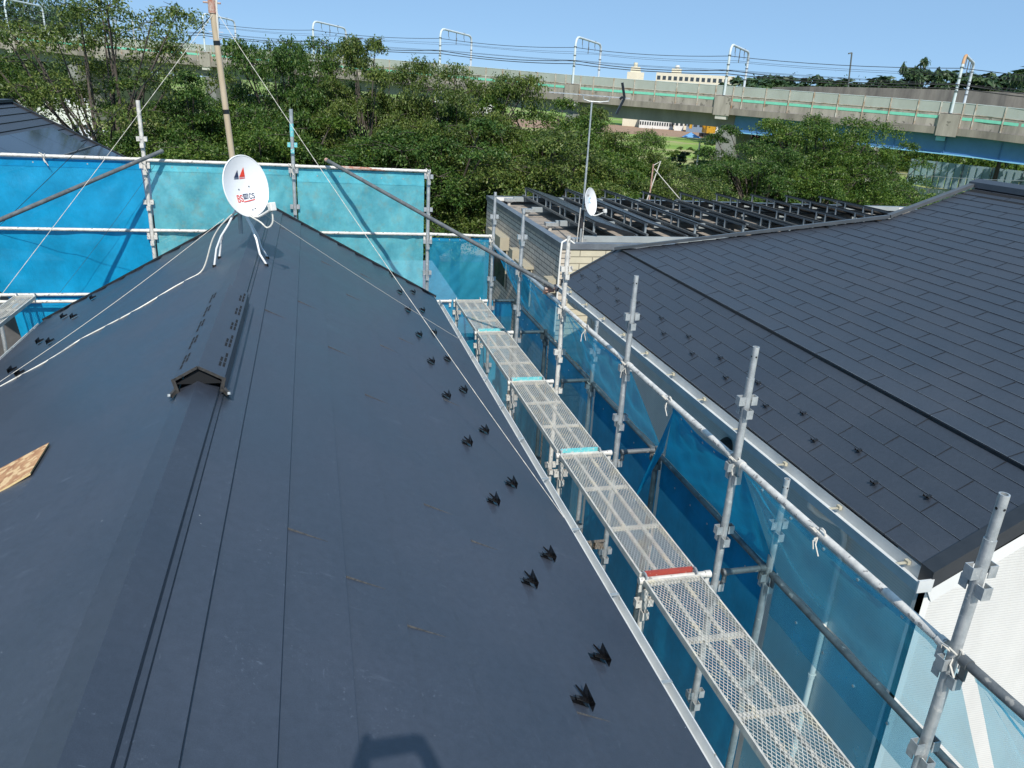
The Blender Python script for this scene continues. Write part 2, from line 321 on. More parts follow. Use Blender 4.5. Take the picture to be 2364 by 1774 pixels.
# ================================================================ NEAR HOUSE
RX, RZ, SL = -.61, -1.515, .56      # ridge x, z and slope of the near roof
Y0, Y1 = -3.0, 10.6
LXE = -3.345                          # left eave x
def near_house():
    H = thing('near_house', 'house under the camera with a navy metal gable roof', 'house', (RX, 4, GZ))
    cosn = 1/math.hypot(1, SL)
    for side, xe, nm in ((1, 1.635, 'roof'), (-1, LXE, 'roof')):
        nx = side*SL*cosn; nz = cosn; g = G(); j = G()
        lines = [RX]; x = -.378 if side > 0 else -.95
        while (xe-x)*side > .05: lines.append(x); x += side*.229
        lines.append(xe)
        rr = random.Random(3 if side > 0 else 5)
        for k in range(len(lines)-1):
            xa, xb = lines[k], lines[k+1]
            za = RZ-abs(xa-RX)*SL; zb = RZ-abs(xb-RX)*SL; lip = .015
            top = [(xa, Y0, za-.002), (xb+side*.004, Y0, zb+lip), (xb+side*.004, Y1, zb+lip), (xa, Y1, za-.002)]
            bot = [(a, b, c-.025) for a, b, c in top]
            g.hexa(bot+top if side < 0 else [bot[1], bot[0], bot[3], bot[2], top[1], top[0], top[3], top[2]])
            # sealed butt joints on staggered bays
            ph = (k % 2)*1.0
            for s_ in ([5.95, 2.255] if k == 0 else [2.95, 6.68] if k == 2 else [6.68] if k == 1 and side < 0 else []) if side > 0 else []: pass
        JJ = []
        if side > 0:
            J = {0: [2.256], 1: [5.95, 9.6], 2: [2.953, 6.686], 3: [2.752, 5.8, 8.9], 4: [2.563, 5.1, 7.9], 5: [3.745, 6.6, 9.4], 6: [3.541, 7.2], 7: [2.37, 5.9, 8.8]}
            xl = [-.494, -.378, -.149, .080, .309, .538, .767, .996, 1.225, 1.454]
            for k, ys in J.items():
                a, b = (xl[k], xl[k+1]) if k else (-.494, -.378)
                for y in ys:
                    j = G()
                    za = RZ-abs(a-RX)*SL+.004; zb = RZ-abs(b-RX)*SL+.014
                    j.hexa([(a, y-.004, za-.01), (b, y-.004, zb-.01), (b, y+.004, zb-.01), (a, y+.004, za-.01), (a, y-.0018, za+.002), (b, y-.0018, zb), (b, y+.0018, zb), (a, y+.0018, za+.002)]); JJ.append(j)
            # fix: shift joints of later courses to real bays
        o = g.build(nm, M_roof, H)
        for j in JJ: j.build('sealant_joint', M_seal, o)
    # ridge cap with small folded skirts
    ax, az = -.602, -1.482
    g = G(); yA, yB = Y0, Y1-.02
    prof = [(-.712, -1.570), (-.703, -1.540), (ax, az), (-.504, -1.534), (-.502, -1.556), (-.484, -1.563), (-.483, -1.578)]
    for i in range(len(prof)-1):
        a, b = prof[i], prof[i+1]; g.quad((a[0], yA, a[1]), (b[0], yA, b[1]), (b[0], yB, b[1]), (a[0], yB, a[1]))
    g.build('ridge_cap', M_cap, H)
    g = G(); g.box(-.70, Y1-.03, -1.60, -.50, Y1-.02, -1.50)
    g.build('ridge_end', M_trim, H)
    # raised ridge vent
    y0, y1 = 3.98, 5.76; c = -.594; zt = -1.398; hw = .124; zs = zt-hw*SL
    cap = G(); t = .012
    for s_ in (-1, 1):
        cap.hexa([(c, y0, zt-t), (c+s_*hw, y0, zs-t), (c+s_*hw, y1, zs-t), (c, y1, zt-t), (c, y0, zt), (c+s_*hw, y0, zs), (c+s_*hw, y1, zs), (c, y1, zt)] if s_ < 0 else
                 [(c+hw, y0, zs-t), (c, y0, zt-t), (c, y1, zt-t), (c+hw, y1, zs-t), (c+hw, y0, zs), (c, y0, zt), (c, y1, zt), (c+hw, y1, zs)])
        cap.box(c+s_*hw-(.004 if s_ > 0 else 0), y0, zs-.085, c+s_*hw+(.004 if s_ < 0 else 0), y1, zs-t)
        # foot flange, seen as a paler strip
        cap.quad((c+s_*hw, y0-.02, zs-.086), (c+s_*(hw+.03), y0-.02, zs-.100), (c+s_*(hw+.03), y1+.03, zs-.100), (c+s_*hw, y1+.03, zs-.086))
    V = cap.build('ridge_vent', M_cap, H)
    for i in range(5):
        yy = y0+.10+i*.335
        for s_ in (-1, 1):
            sl = G()
            for (dx, dy) in ((.083, .12), (.083, .20), (.101, .03), (.101, .11), (.101, .19)):
                xa = c+s_*dx; xb = c+s_*(dx+.011); za = zt-dx*SL+.0015; zb = zt-(dx+.011)*SL+.0015
                if s_ < 0: dyy = dy
                else: dyy = .24-dy
                sl.quad((xa, yy+dyy, za), (xb, yy+dyy, zb), (xb, yy+dyy+.065, zb), (xa, yy+dyy+.065, za))
            sl.build('slot_group', M_dark, V)
    e = G()
    for s_ in (-1, 1):
        a = Vector((c, y0-.006, zt-.002)); b = Vector((c+s_*hw, y0-.006, zs-.002)); e.beam(a, b, .006, .014, up=(0, 0, 1))
        e.beam((c+s_*hw, y0-.006, zs+.006), (c+s_*(hw-.018), y0-.006, zs-.070), .008, .018, up=(1, 0, 0))
        e.beam((c+s_*(hw+.018), y0-.02, zs-.085), (c+s_*(hw-.012), y0+.0, zs-.055), .018, .02)
    e.build('vent_end_flashing', mat('worn_flashing', (.022, .022, .022), (.06, .055, .05), scale=60, rough=.5), V)
    v2 = G()
    for s_ in (-1, 1): v2.tube((c+s_*(hw+.02), y0-.035, zs-.078), (c+s_*(hw+.02), y0-.03, zs-.066), .009)
    v2.build('screw_heads', M_galv, V)
    v = G(); v.quad((c-.12, y0+.012, zs-.03), (c+.12, y0+.012, zs-.03), (c+.0, y0+.012, zt-.016), (c, y0+.012, zt-.016)); v.build('vent_mouth', M_dark, V)
    # verge trims
    for s_, xe in ((1, 1.65), (-1, LXE-.015)):
        g = G(); zE = RZ-abs(xe-RX)*SL
        g.beam((RX, Y1+.012, RZ-.025), (xe, Y1+.012, zE-.025), .03, .11, up=(0, 0, 1))
        for k in range(9):
            a = k/9+.03; b = a+.07; g.beam((RX+(xe-RX)*a, Y1-.005, RZ-abs((xe-RX)*a)*SL+.022), (RX+(xe-RX)*b, Y1-.005, RZ-abs((xe-RX)*b)*SL+.022), .045, .014)
        g.build('verge_trim', M_trim, H)
    # gutters
    zE = RZ-abs(1.635-RX)*SL
    for s_, xe in ((1, 1.635), (-1, LXE)):
        g = G(); z0 = RZ-abs(xe-RX)*SL-.035
        g.beam((xe+s_*.012, Y0, z0+.02), (xe+s_*.012, Y1, z0+.02), .008, .035)
        P = [(.02, 0), (.025, -.05), (.075, -.055), (.085, .0), (.092, .0), (.084, -.064), (.018, -.06)]
        for k in range(len(P)-1):
            a, b = P[k], P[k+1]; g.quad((xe+s_*a[0], Y0, z0+a[1]), (xe+s_*b[0], Y0, z0+b[1]), (xe+s_*b[0], Y1, z0+b[1]), (xe+s_*a[0], Y1, z0+a[1]))
        gu = g.build('gutter', M_gutter, H)
        b = G()
        for y in np.arange(0.6, 10.4, .75): b.box(xe+s_*.02-.002, y, z0+.002, xe+s_*.088+.002, y+.02, z0+.009)
        b.build('gutter_strap', M_alu, gu)
    # walls
    w = G(); x0, x1 = LXE+.55, 1.10; y0, y1 = -2.6, 10.1
    w.box(x0, y0, GZ, x1, y1, -2.80)
    for y in (y0+.01, y1-.01): w.add([(x0, y, -2.8), (x1, y, -2.8), (x1, y, RZ-(x1-RX)*SL-.03), (RX, y, RZ-.03), (x0, y, RZ+(x0-RX)*SL-.03)], [(0, 1, 2, 3, 4)])
    w.build('wall', M_side, H)
    s_ = G(); s_.quad((1.1, Y0, -2.83), (1.64, Y0, -2.83), (1.64, Y1, -2.83), (1.1, Y1, -2.83)); s_.quad((LXE, Y0, -3.03), (x0, Y0, -3.03), (x0, Y1, -3.03), (LXE, Y1, -3.03)); s_.build('soffit', M_wht, H)
    # snow guards: upright diamond plate on an arm
    def guard(x, y, side):
        z = RZ-abs(x-RX)*SL+.006; g = G(); sx = side
        g.hexa([(x-.055*sx, y-.012, z-.002+.055*SL), (x+.03*sx, y-.012, z-.002-.03*SL), (x+.03*sx, y+.012, z-.002-.03*SL), (x-.055*sx, y+.02, z-.002+.055*SL),
                (x-.055*sx, y-.02, z+.004+.055*SL), (x+.03*sx, y-.02, z+.004-.03*SL), (x+.03*sx, y+.02, z+.004-.03*SL), (x-.055*sx, y+.02, z+.004+.055*SL)] if sx > 0 else
               [(x+.03*sx, y-.02, z-.002-.03*SL), (x-.055*sx, y-.02, z-.002+.055*SL), (x-.055*sx, y+.02, z-.002+.055*SL), (x+.03*sx, y+.02, z-.002-.03*SL),
                (x+.03*sx, y-.02, z+.004-.03*SL), (x-.055*sx, y-.02, z+.004+.055*SL), (x-.055*sx, y+.02, z+.004+.055*SL), (x+.03*sx, y+.02, z+.004-.03*SL)])
        n = Vector((sx*SL, 0, 1)).normalized(); up_ = Vector((sx*.18, 0, 1)).normalized(); us = Vector((-sx, 0, SL)).normalized(); c0 = Vector((x+.03*sx, y, z))
        q = lambda a, b, d: c0+Vector((0, a, 0))+up_*b+us*d      # along the eave, upright, up the slope
        for (a0, a1, b0, b1) in ((-.062, .062, .002, .046),):
            g.hexa([q(a0, b0, 0), q(a1, b0, 0), q(a1, b0, .003), q(a0, b0, .003), q(a0, b1, 0), q(a1, b1, 0), q(a1, b1, .003), q(a0, b1, .003)])
        for sy in (1, -1):
            P = [(0, .008), (.02*sy, .012), (.05*sy, .022), (.085*sy, .034)] if sy > 0 else [(0, .008), (-.010, .020), (-.012, .042), (-.008, .066)]
            for k in range(3):
                (a0, d0), (a1, d1) = P[k], P[k+1]; h0 = .026-.006*k; h1 = .020-.006*k
                g.hexa([q(a0, 0, d0), q(a1, 0, d1), q(a1, 0, d1+.003), q(a0, 0, d0+.003), q(a0, h0, d0), q(a1, h1, d1), q(a1, h1, d1+.003), q(a0, h0, d0+.003)])
        g.hexa([q(-.014, .001, .0), q(.014, .001, .0), q(.014, .001, .068), q(-.014, .001, .068), q(-.012, .012, .0), q(.012, .012, .0), q(.012, .007, .068), q(-.012, .007, .068)])
        g.build('snow_guard', M_black, H)
    for i, y in enumerate([2.44, 3.31, 4.18, 5.05, 5.97, 6.84, 7.68, 8.63, 9.47, 10.42]): guard(1.055-.004*i, y, 1)
    for i, y in enumerate([2.83, 3.72, 4.62, 5.52, 6.41, 7.27, 8.16, 9.07, 9.95]): guard(1.29-.005*i, y, 1)
    for x, y in ((-2.60, 10.03), (-2.86, 9.73), (-2.62, 9.25), (-2.82, 8.70), (-2.59, 8.28), (-2.78, 7.74), (-2.57, 7.31), (-2.78, 6.7), (-2.56, 6.3), (-2.78, 5.7)): guard(x, y, -1)
near_house()
# ================================================================ RIGHT HOUSE (two pitched charcoal roof)
def right_house():
    H = thing('right_house', 'white sided house with a large charcoal tiled roof right of the scaffold', 'house', (9, 9, GZ))
    EX, EZ = 4.58, -3.30; SX = 5.67; s1 = .58; SZ = EZ+(SX-EX)*s1; s2 = .35; TX = 10.45; TZ = SZ+.02+(TX-SX)*s2
    YN, YF = 4.20, 13.72
    def ymax(x):
        if x <= SX: return YF
        return max(10.5, 13.52-(x-SX)*.945)
    low = G(); up = G(); jt = G(); ed = G(); rr = random.Random(2)
    def course(g, xa, xb, za, zb, sl, k, ya_end, lip=.008):
        off = .45 if k % 2 == 0 else 0.0; y = YN-off
        while y < ya_end(xb):
            a = max(YN, y+.004); b = min(y+.91-.004, 99); bt = min(b, ya_end(xb)); bb = min(b, ya_end(xa))
            if bt-a > .02 or bb-a > .02:
                bt = max(bt, a); bb = max(bb, a); dz = rr.uniform(-.0012, .0012)
                T = [(xa, a, za+lip+dz), (xb, a, zb+.001+dz), (xb, bt, zb+.001+dz), (xa, bb, za+lip+dz)]
                g.hexa([(p[0], p[1], p[2]-.016) for p in T]+T)
                ed.quad((xa-.0005, a, za+lip+dz+.0006), (xa+.0045, a, za+lip+dz+.0008), (xa+.0045, bb, za+lip+dz+.0008), (xa-.0005, bb, za+lip+dz+.0006))  # pale strip: sunlit highlight painted onto each worn course edge
            if a > YN+.05 and a < ya_end(xb)-.03: jt.quad((xa+.001, a-.0085, za+lip+.0022), (xb-.012, a-.0085, zb+.0035), (xb-.012, a-.0015, zb+.0035), (xa+.001, a-.0015, za+lip+.0022))  # thin dark strip laid over each tile joint
            y += .91
    n = 6; w = (SX-EX)/n
    n = 7; w = (SX-EX)/n
    for k in range(n): course(low, EX+k*w, EX+(k+1)*w, EZ+k*w*s1, EZ+(k+1)*w*s1, s1, k, lambda x: YF)
    n = 27; w = (TX-SX)/n
    for k in range(n): course(up, SX-.03*(k == 0)+k*w, SX+(k+1)*w, SZ+.018+k*w*s2, SZ+.018+(k+1)*w*s2, s2, k, ymax, .008)
    bed = G()
    bed.quad((EX+.01, YN, EZ-.012), (SX, YN, SZ-.006), (SX, YF, SZ-.006), (EX+.01, YF, EZ-.012))
    bed.add([(SX, YN, SZ+.006), (TX, YN, TZ+.006), (TX, 10.5, TZ+.006), (8.87, 10.5, SZ+.006+(8.87-SX)*s2), (SX, 13.5, SZ+.006)], [(0, 1, 2, 3, 4)])
    Rf = low.build('lower_roof', M_roof2, H); tag(ed.build('tile_edge_highlights', mat('worn_edge_highlight', (.30, .33, .35), (.14, .16, .18), scale=5, rough=.45), H), kind='stuff'); tag(jt.build('slate_joints', mat('dark_joint', (.012, .014, .018), rough=.8), H), kind='stuff'); Ru = up.build('upper_roof', M_roof2, H); bed.build('roof_underlay', M_dark, H)
    f = G(); f.box(SX-.036, YN, SZ-.014, SX-.03, 13.5, SZ+.016); f.build('roof_step', M_trim, H)
    bk = G()   # roof planes that fall away beyond the hip and ridge
    bk.add([(SX, 13.55, SZ-.05), (8.87, 10.5, SZ+(8.87-SX)*s2), (9.2, 13.6, -2.65), (SX+.3, 13.72, -2.75)], [(0, 1, 2, 3)])
    bk.add([(TX, YN, TZ), (TX+4.5, YN, TZ-1.6), (TX+4.5, 10.5, TZ-1.6), (TX, 10.5, TZ)], [(0, 1, 2, 3)])
    bk.build('far_roof_plane', M_roof2, H)
    c = G()
    def capbar(a, b, wd=.13): c.beam(Vector(a)+Vector((0, 0, .028)), Vector(b)+Vector((0, 0, .028)), wd, .05)
    hz = lambda x: SZ+.03+(x-SX)*s2
    capbar((SX-.12, 13.62, SZ+.0), (8.87, 10.52, hz(8.87)))
    c.build('hip_cap', mat('hip_cap_metal', (.07, .08, .09), (.09, .10, .11), rough=.45), H)
    c = G(); capbar((8.87, 10.55, hz(8.87)), (TX, 10.55, TZ+.03), .1); c.build('verge_cap', mat('hip_cap_metal', (.07, .08, .09)), H)
    c = G(); c.hexa([(TX-.16, YN-.05, TZ-.03), (TX+.10, YN-.05, TZ-.03), (TX+.10, 10.62, TZ-.03), (TX-.16, 10.62, TZ-.03), (TX-.15, YN-.05, TZ+.055), (TX, YN-.05, TZ+.105), (TX, 10.62, TZ+.105), (TX-.15, 10.62, TZ+.055)]); c.build('ridge_cap', M_roof2, H)
    t = G()    # verge trims
    t.hexa([(EX-.02, YN-.13, EZ-.14), (SX, YN-.13, SZ-.14), (SX, YN+.0, SZ-.14), (EX-.02, YN, EZ-.14), (EX-.02, YN-.13, EZ+.022), (SX, YN-.13, SZ+.022), (SX, YN, SZ+.022), (EX-.02, YN, EZ+.022)])
    t.hexa([(SX-.04, YN-.15, SZ-.13), (TX, YN-.15, TZ-.13), (TX, YN, TZ-.13), (SX-.04, YN, SZ-.13), (SX-.04, YN-.15, SZ+.058), (TX, YN-.15, TZ+.058), (TX, YN, TZ+.058), (SX-.04, YN, SZ+.058)])
    t.hexa([(EX-.02, YF, EZ-.10), (SX, YF, SZ-.10), (SX, YF+.06, SZ-.10), (EX-.02, YF+.06, EZ-.10), (EX-.02, YF, EZ+.02), (SX, YF, SZ+.02), (SX, YF+.06, SZ+.02), (EX-.02, YF+.06, EZ+.02)])
    t.build('verge_trim', mat('satin_black_trim', (.018, .022, .027), (.028, .032, .038), rough=.4), H)
    g = G(); z0 = EZ-.05
    P = [(-.005, .03), (-.01, -.075), (-.115, -.085), (-.125, -.005), (-.14, -.005), (-.13, -.10), (.0, -.09)]
    for k in range(len(P)-1):
        a, b = P[k], P[k+1]; g.quad((EX+a[0], YN-.12, z0+a[1]), (EX+b[0], YN-.12, z0+b[1]), (EX+b[0], YF, z0+b[1]), (EX+a[0], YF, z0+a[1]))
    g.box(EX-.138, YN-.135, z0-.10, EX, YN-.12, z0+.01)
    gu = g.build('gutter', M_gutter, H)
    for y in np.arange(YN+.12, YF, .88):
        b = G(); b.box(EX-.128, y, z0-.012, EX-.002, y+.025, z0-.004); b.box(EX-.04, y-.01, z0-.02, EX-.01, y+.035, z0+.014); b.build('gutter_bracket', mat('soiled_bracket', (.50, .46, .34), (.36, .33, .26), scale=20, rough=.8), gu)
    w = G(); WX = 5.0; w.box(WX, YN+.32, GZ, 15, YF-.4, -3.32)
    w.add([(WX, YN+.31, -3.32), (15, YN+.31, -3.32), (15, YN+.31, -2.6), (TX, YN+.31, TZ-.15), (SX, YN+.31, SZ-.15), (WX, YN+.31, EZ+.1)], [(0, 1, 2, 3, 4, 5)])
    w.build('wall', M_side, H)
    w = G(); w.box(WX-.03, YN+.29, GZ, WX+.07, YN+.33, -3.36); w.box(WX-.03, YN+.29, GZ, WX-.001, YN+.37, -3.36); w.build('corner_trim', M_wht, H)
    s_ = G(); s_.box(EX-.0, YN-.10, EZ-.17, WX+.02, YF, EZ-.145); s_.quad((WX, YN-.1, EZ+.0), (TX, YN-.1, TZ-.16), (TX, YN+.31, TZ-.16), (WX, YN+.31, EZ)); s_.build('soffit', M_wht, H)
    f = G(); f.hexa([(EX+.01, YN-.09, EZ-.175), (WX+.06, YN-.09, EZ-.175), (WX+.06, YN+.3, EZ-.175), (EX+.01, YN+.3, EZ-.175), (EX+.01, YN-.09, EZ-.03), (WX+.06, YN-.09, EZ+.2), (WX+.06, YN+.3, EZ+.2), (EX+.01, YN+.3, EZ-.03)]); f.build('eave_end', M_wht, H)
    f = G(); f.beam((EX+.0, YN-.115, EZ-.20), (SX, YN-.115, SZ-.19), .03, .13); f.beam((SX, YN-.115, SZ-.19), (TX, YN-.115, TZ-.19), .03, .13); f.build('barge_board', M_wht, H)
    for y, tp in ((5.5, True), (13.0, False)):
        d = G(); d.path([(EX-.07, y+.05, z0-.09), (EX-.07, y+.05, z0-.17), (EX+.05, y+.05, z0-.27), (WX-.08, y+.03, z0-.42), (WX-.05, y, z0-.55), (WX-.05, y, GZ)], .032, 12)
        dd = d.build('downpipe', M_plast, H, smooth=True)
        b = G()
        for z in (-4.6, -5.6, -6.6): b.tube((WX-.05, y, z), (WX-.05, y, z+.05), .038, 12); b.box(WX-.05, y-.008, z+.015, WX, y+.008, z+.035)
        b.build('pipe_clip', M_plast, dd)
    h = G(); n = 10
    for i in range(n):
        for j in range(6):
            pass
    pts = []; C0 = Vector((WX, 7.86, -3.98))
    for j in range(7):
        a = math.pi/2*j/6
        for i in range(n+1):
            t_ = math.pi*i/n; pts.append(C0+Vector((-.15*math.sin(a)*math.sin(t_)-.0, .11*math.cos(t_)*(.35+.65*math.sin(a)), .12*math.cos(a)-.05)))
    h.add(pts, [(j*(n+1)+i, j*(n+1)+i+1, (j+1)*(n+1)+i+1, (j+1)*(n+1)+i) for j in range(6) for i in range(n)])
    h.build('vent_hood', mat('dark_hood', (.02, .03, .035), rough=.4), H, smooth=True)
    # small bird shaped snow guards
    def guard(x, y):
        z = EZ+(x-EX)*s1+.018; g = G(); n = Vector((-s1, 0, 1)).normalized(); u = Vector((1, 0, s1)).normalized()   # u = up the slope
        c0 = Vector((x, y, z)); Yv = Vector((0, 1, 0))
        P = [(-.045, .0), (-.02, .012), (0, .05), (.02, .012), (.045, 0), (.03, .045), (0, .02), (-.03, .045)]
        def plate(off, q):
            A = [off+Yv*a+q*b for a, b in ((-.036, 0), (.036, 0), (.026, .034), (0, .012), (-.026, .034))]; B = [p+u*.004 for p in A]
            g.add(A+B, [(4, 3, 2, 1, 0), (5, 6, 7, 8, 9)]+[(i, (i+1) % 5, 5+(i+1) % 5, 5+i) for i in range(5)])
        plate(c0, n); plate(c0+u*.01, (n*.5-u*.9).normalized())
        g.beam(c0+u*.05+n*-.004, c0+n*.004, .03, .004, up=n)
        g.build('snow_guard', M_black, H)
    w = (SX-EX)/7
    for i in range(10):
        guard(EX+2*w-.045, 13.44-i*.915); guard(EX+3*w-.04, 12.99-i*.915)
right_house()
# ================================================================ FLAT ROOF BUILDING WITH SOLAR ROWS
def flat_building():
    X0, YN, X1, YF = 5.26, 16.0, 20.5, 23.7; ZT = -3.0
    B = thing('flat_roof_building', 'tile clad flat roofed building carrying rows of solar panels', 'building', (12, 19, GZ))
    w = G(); w.box(X0+.002, YN+.002, GZ, X1, YN+.22, ZT-.12); w.build('front_wall', M_tileB, B)
    w = G(); w.box(X0, YN, GZ, X0+.22, YF, ZT-.12); w.build('side_wall', M_tileA, B)
    w = G(); w.box(X1-.2, YN+.22, GZ, X1, YF, ZT-.12); w.box(X0+.22, YF-.2, GZ, X1-.2, YF, ZT-.12); w.build('rear_wall', M_tileA, B)
    w = G(); w.box(X0+.2, YN+.2, ZT-.45, X1-.2, YF-.2, ZT-.22); w.build('roof_deck', M_deck, B)
    seam = G()
    for k in range(12): seam.box(X0+.2, YN+.7+k*.6, ZT-.222, X1-.3, YN+.712+k*.6, ZT-.214)
    seam.build('deck_seam', M_galvd, B)
    for a, b, c, d in ((X0-.03, YN-.03, X0+.16, YF+.03), (X1-.16, YN-.03, X1+.03, YF+.03), (X0+.16, YN-.03, X1-.16, YN+.14), (X0+.16, YF-.14, X1-.16, YF+.03)):
        p = G(); p.box(a, b, ZT-.13, c, d, ZT); p.build('parapet_coping', mat('coping_metal', (.24, .27, .30), (.17, .19, .22), scale=3, rough=.4, metal=.4), B)
    i_ = G(); i_.box(X0+.16, YF-.17, ZT-.25, X1-.16, YF-.14, ZT-.02); i_.build('parapet_upstand', M_wht, B)
    # windows in the side wall: roller shutter box + dark opening
    def win(y0, y1, zt, zb, hood):
        f = G(); f.box(X0-.02, y0, zb, X0+.01, y1, zt); f = f.build('window', M_glass, B)
        h = G(); h.box(X0-.26, y0-.08, zt-hood, X0-.0, y1+.08, zt+.02); h.build('shutter_box', mat('beige_metal', (.42, .38, .28), (.38, .34, .26), rough=.5), f)
        s = G(); s.box(X0-.06, y0-.05, zb, X0-.021, y0, zt-hood); s.box(X0-.06, y1, zb, X0-.021, y1+.05, zt-hood); s.build('frame', mat('beige_metal', (.4, .36, .27)), f)
    win(20.75, 22.3, -3.76, -5.2, .34); win(18.15, 18.95, -4.0, -5.0, .05)
    for y in (19.6, 16.3):
        b = G(); b.box(X0-.22, y-.2, -4.14, X0, y+.2, -3.84); b.build('vent_box', mat('beige_metal', (.4, .36, .27)), B)
    d = G(); d.path([(X0+.3, YN-.0, ZT-.02), (X0+.12, YN-.03, ZT+.10), (X0-.02, YN-.06, ZT+.03), (X0-.03, YN-.05, ZT-.3), (X0-.03, YN-.05, -5)], .022, 8); d.build('conduit', M_plast, B, smooth=True)
    # solar rows
    n = 9; ya, yb = 16.95, 23.35; P = 1.29
    for k in range(n):
        x0 = 6.35+k*P; x1 = x0+1.02; zh, zl = -2.66, -2.94
        A = thing('solar_array', ['leftmost', 'second', 'third', 'fourth', 'fifth', 'sixth', 'seventh', 'eighth', 'ninth'][k]+' row of dark solar panels counted from the mast side on the flat roof', 'solar panel row', (x0+.5, 20, ZT-.22), 'solar rows on the flat roof')
        s = G(); s.hexa([(x0, ya, zh-.035), (x1, ya, zl-.035), (x1, yb, zl-.035), (x0, yb, zh-.035), (x0, ya, zh), (x1, ya, zl), (x1, yb, zl), (x0, yb, zh)]); pn = s.build('solar_panel', M_solarf, A)
        c = G()
        for q in range(1, 8):
            t = q/8; xx = x0+(x1-x0)*t; zz = zh+(zl-zh)*t+.0015; c.quad((xx, ya+.01, zz), (xx+.010, ya+.01, zz-.0027), (xx+.010, yb-.01, zz-.0027), (xx, yb-.01, zz))
        for q in range(1, 7):
            y = ya+(yb-ya)*q/7; c.quad((x0, y, zh+.002), (x1, y, zl+.002), (x1, y+.014, zl+.002), (x0, y+.014, zh+.002))
        c.build('cell_lines', M_alu, pn)
        r = G(); r.beam((x0-.0, ya, zh-.055), (x0-.0, yb, zh-.055), .04, .04); r.beam((x1, ya-.1, zl-.03), (x1, yb, zl-.03), .05, .05); r.build('top_rail', mat('dark_rail', (.10, .115, .125), (.07, .08, .09), rough=.5), A)
        r = G(); r.beam((x0-.03, ya-.15, -2.94), (x0-.03, yb+.1, -2.94), .05, .05); r.beam((x1-.03, ya-.15, -2.995), (x1-.03, yb+.1, -2.995), .05, .04); r.build('base_rail', M_galvd, A)
        yy = ya+.08
        for q in range(10):
            lg = G(); lg.beam((x0, yy, -2.94), (x0, yy, zh-.05), .045, .045, up=(0, 1, 0)); lg.build('leg', M_alu, A)
            yy += .9 if q % 2 == 0 else .42
            if yy > yb: break
        if k == 0:
            g = G(); g.hexa([(x0-.01, ya-.02, zh-.10), (x1, ya-.02, zl-.09), (x1, ya+.0, zl-.09), (x0-.01, ya, zh-.10), (x0-.01, ya-.02, zh), (x1, ya-.02, zl), (x1, ya, zl), (x0-.01, ya, zh)]); g.build('end_plate', M_trim, A)
    for y in (16.75, 18.9, 21.2, 23.3):
        S_ = thing('support_beam', {16.75: 'long grey steel beam on stub feet nearest the front parapet of the flat roof', 18.9: 'steel beam under the solar rows second from the front parapet', 21.2: 'steel beam under the solar rows third from the front parapet', 23.3: 'steel beam under the solar rows along the rear parapet'}[y], 'steel beam', (12, y, ZT-.22))
        b = G(); b.beam((6.0, y, -3.035), (19.9, y, -3.035), .10, .13); b.build('beam', mat('pale_beam', (.34, .38, .39), (.28, .31, .32), scale=2, rough=.6), S_)
        e = G(); e.box(5.72, y-.10, -3.10, 6.06, y+.10, -3.02); e.box(5.8, y-.05, -3.14, 5.95, y+.05, -3.10); e.build('end_bracket', M_galv, S_)
        for k in range(6):
            f = G(); f.tube((5.86+k*2.58, y, -3.22), (5.86+k*2.58, y, -3.10), .05, 10); f.build('stub_foot', M_concw, S_)
    # antenna mast with its own dish and yagi
    A = thing('antenna_mast', 'slim steel antenna mast with a yagi aerial at the corner of the flat roof', 'antenna', (5.85, 16.5, ZT-.22))
    p = G(); p.tube((5.85, 16.5, -3.2), (5.85, 16.5, -1.2), .024, 10); p.tube((5.85, 16.5, -1.2), (5.84, 16.5, -.08), .019, 10); p.build('pole', M_galv, A, smooth=True)
    p = G()
    for a in (-.07, .06): p.tube((5.85+a, 16.5+abs(a)*.3, -3.2), (5.85+a*.8, 16.5, -2.3), .012, 8)
    p.tube((5.85, 16.5, -3.22), (5.85, 16.5, -3.10), .075, 14); p.build('mast_foot', M_paint, A)
    p = G(); p.tube((5.85, 16.5, -2.75), (5.85, 16.5, -2.35), .033, 8); p.build('wrapped_cable', M_ropeb, A)
    y = G(); zt = .03; a = Vector((4.95, 16.75, .06)); b = Vector((6.62, 16.3, .03)); y.beam(a, b, .02, .02); d = (b-a).normalized(); s = d.cross(Vector((0, 0, 1))).normalized()
    for k in range(17): q = a+(b-a)*(k/20+.01); y.tube(q-s*.09, q+s*.09, .004, 5)
    y.path([a+(b-a)*.42, a+(b-a)*.42+Vector((.02, 0, -.09)), a+(b-a)*.5+Vector((0, 0, -.12)), a+(b-a)*.64+Vector((0, 0, -.12)), a+(b-a)*.74+Vector((0, 0, -.09)), a+(b-a)*.75], .012, 8)
    y.build('yagi_aerial', M_galv, A)
    y = G(); q = b-d*.12; y.beam(q+Vector((0, 0, 0)), q-d*(-.02)+Vector((-.1, .02, .30)), .03, .05); y.beam(q, q+Vector((-.14, .02, -.33)), .03, .05); y.beam(q-d*.10+Vector((0, 0, -.03)), q-d*.04+Vector((0, 0, .02)), .05, .05); y.build('reflector', M_black, A)
flat_building()
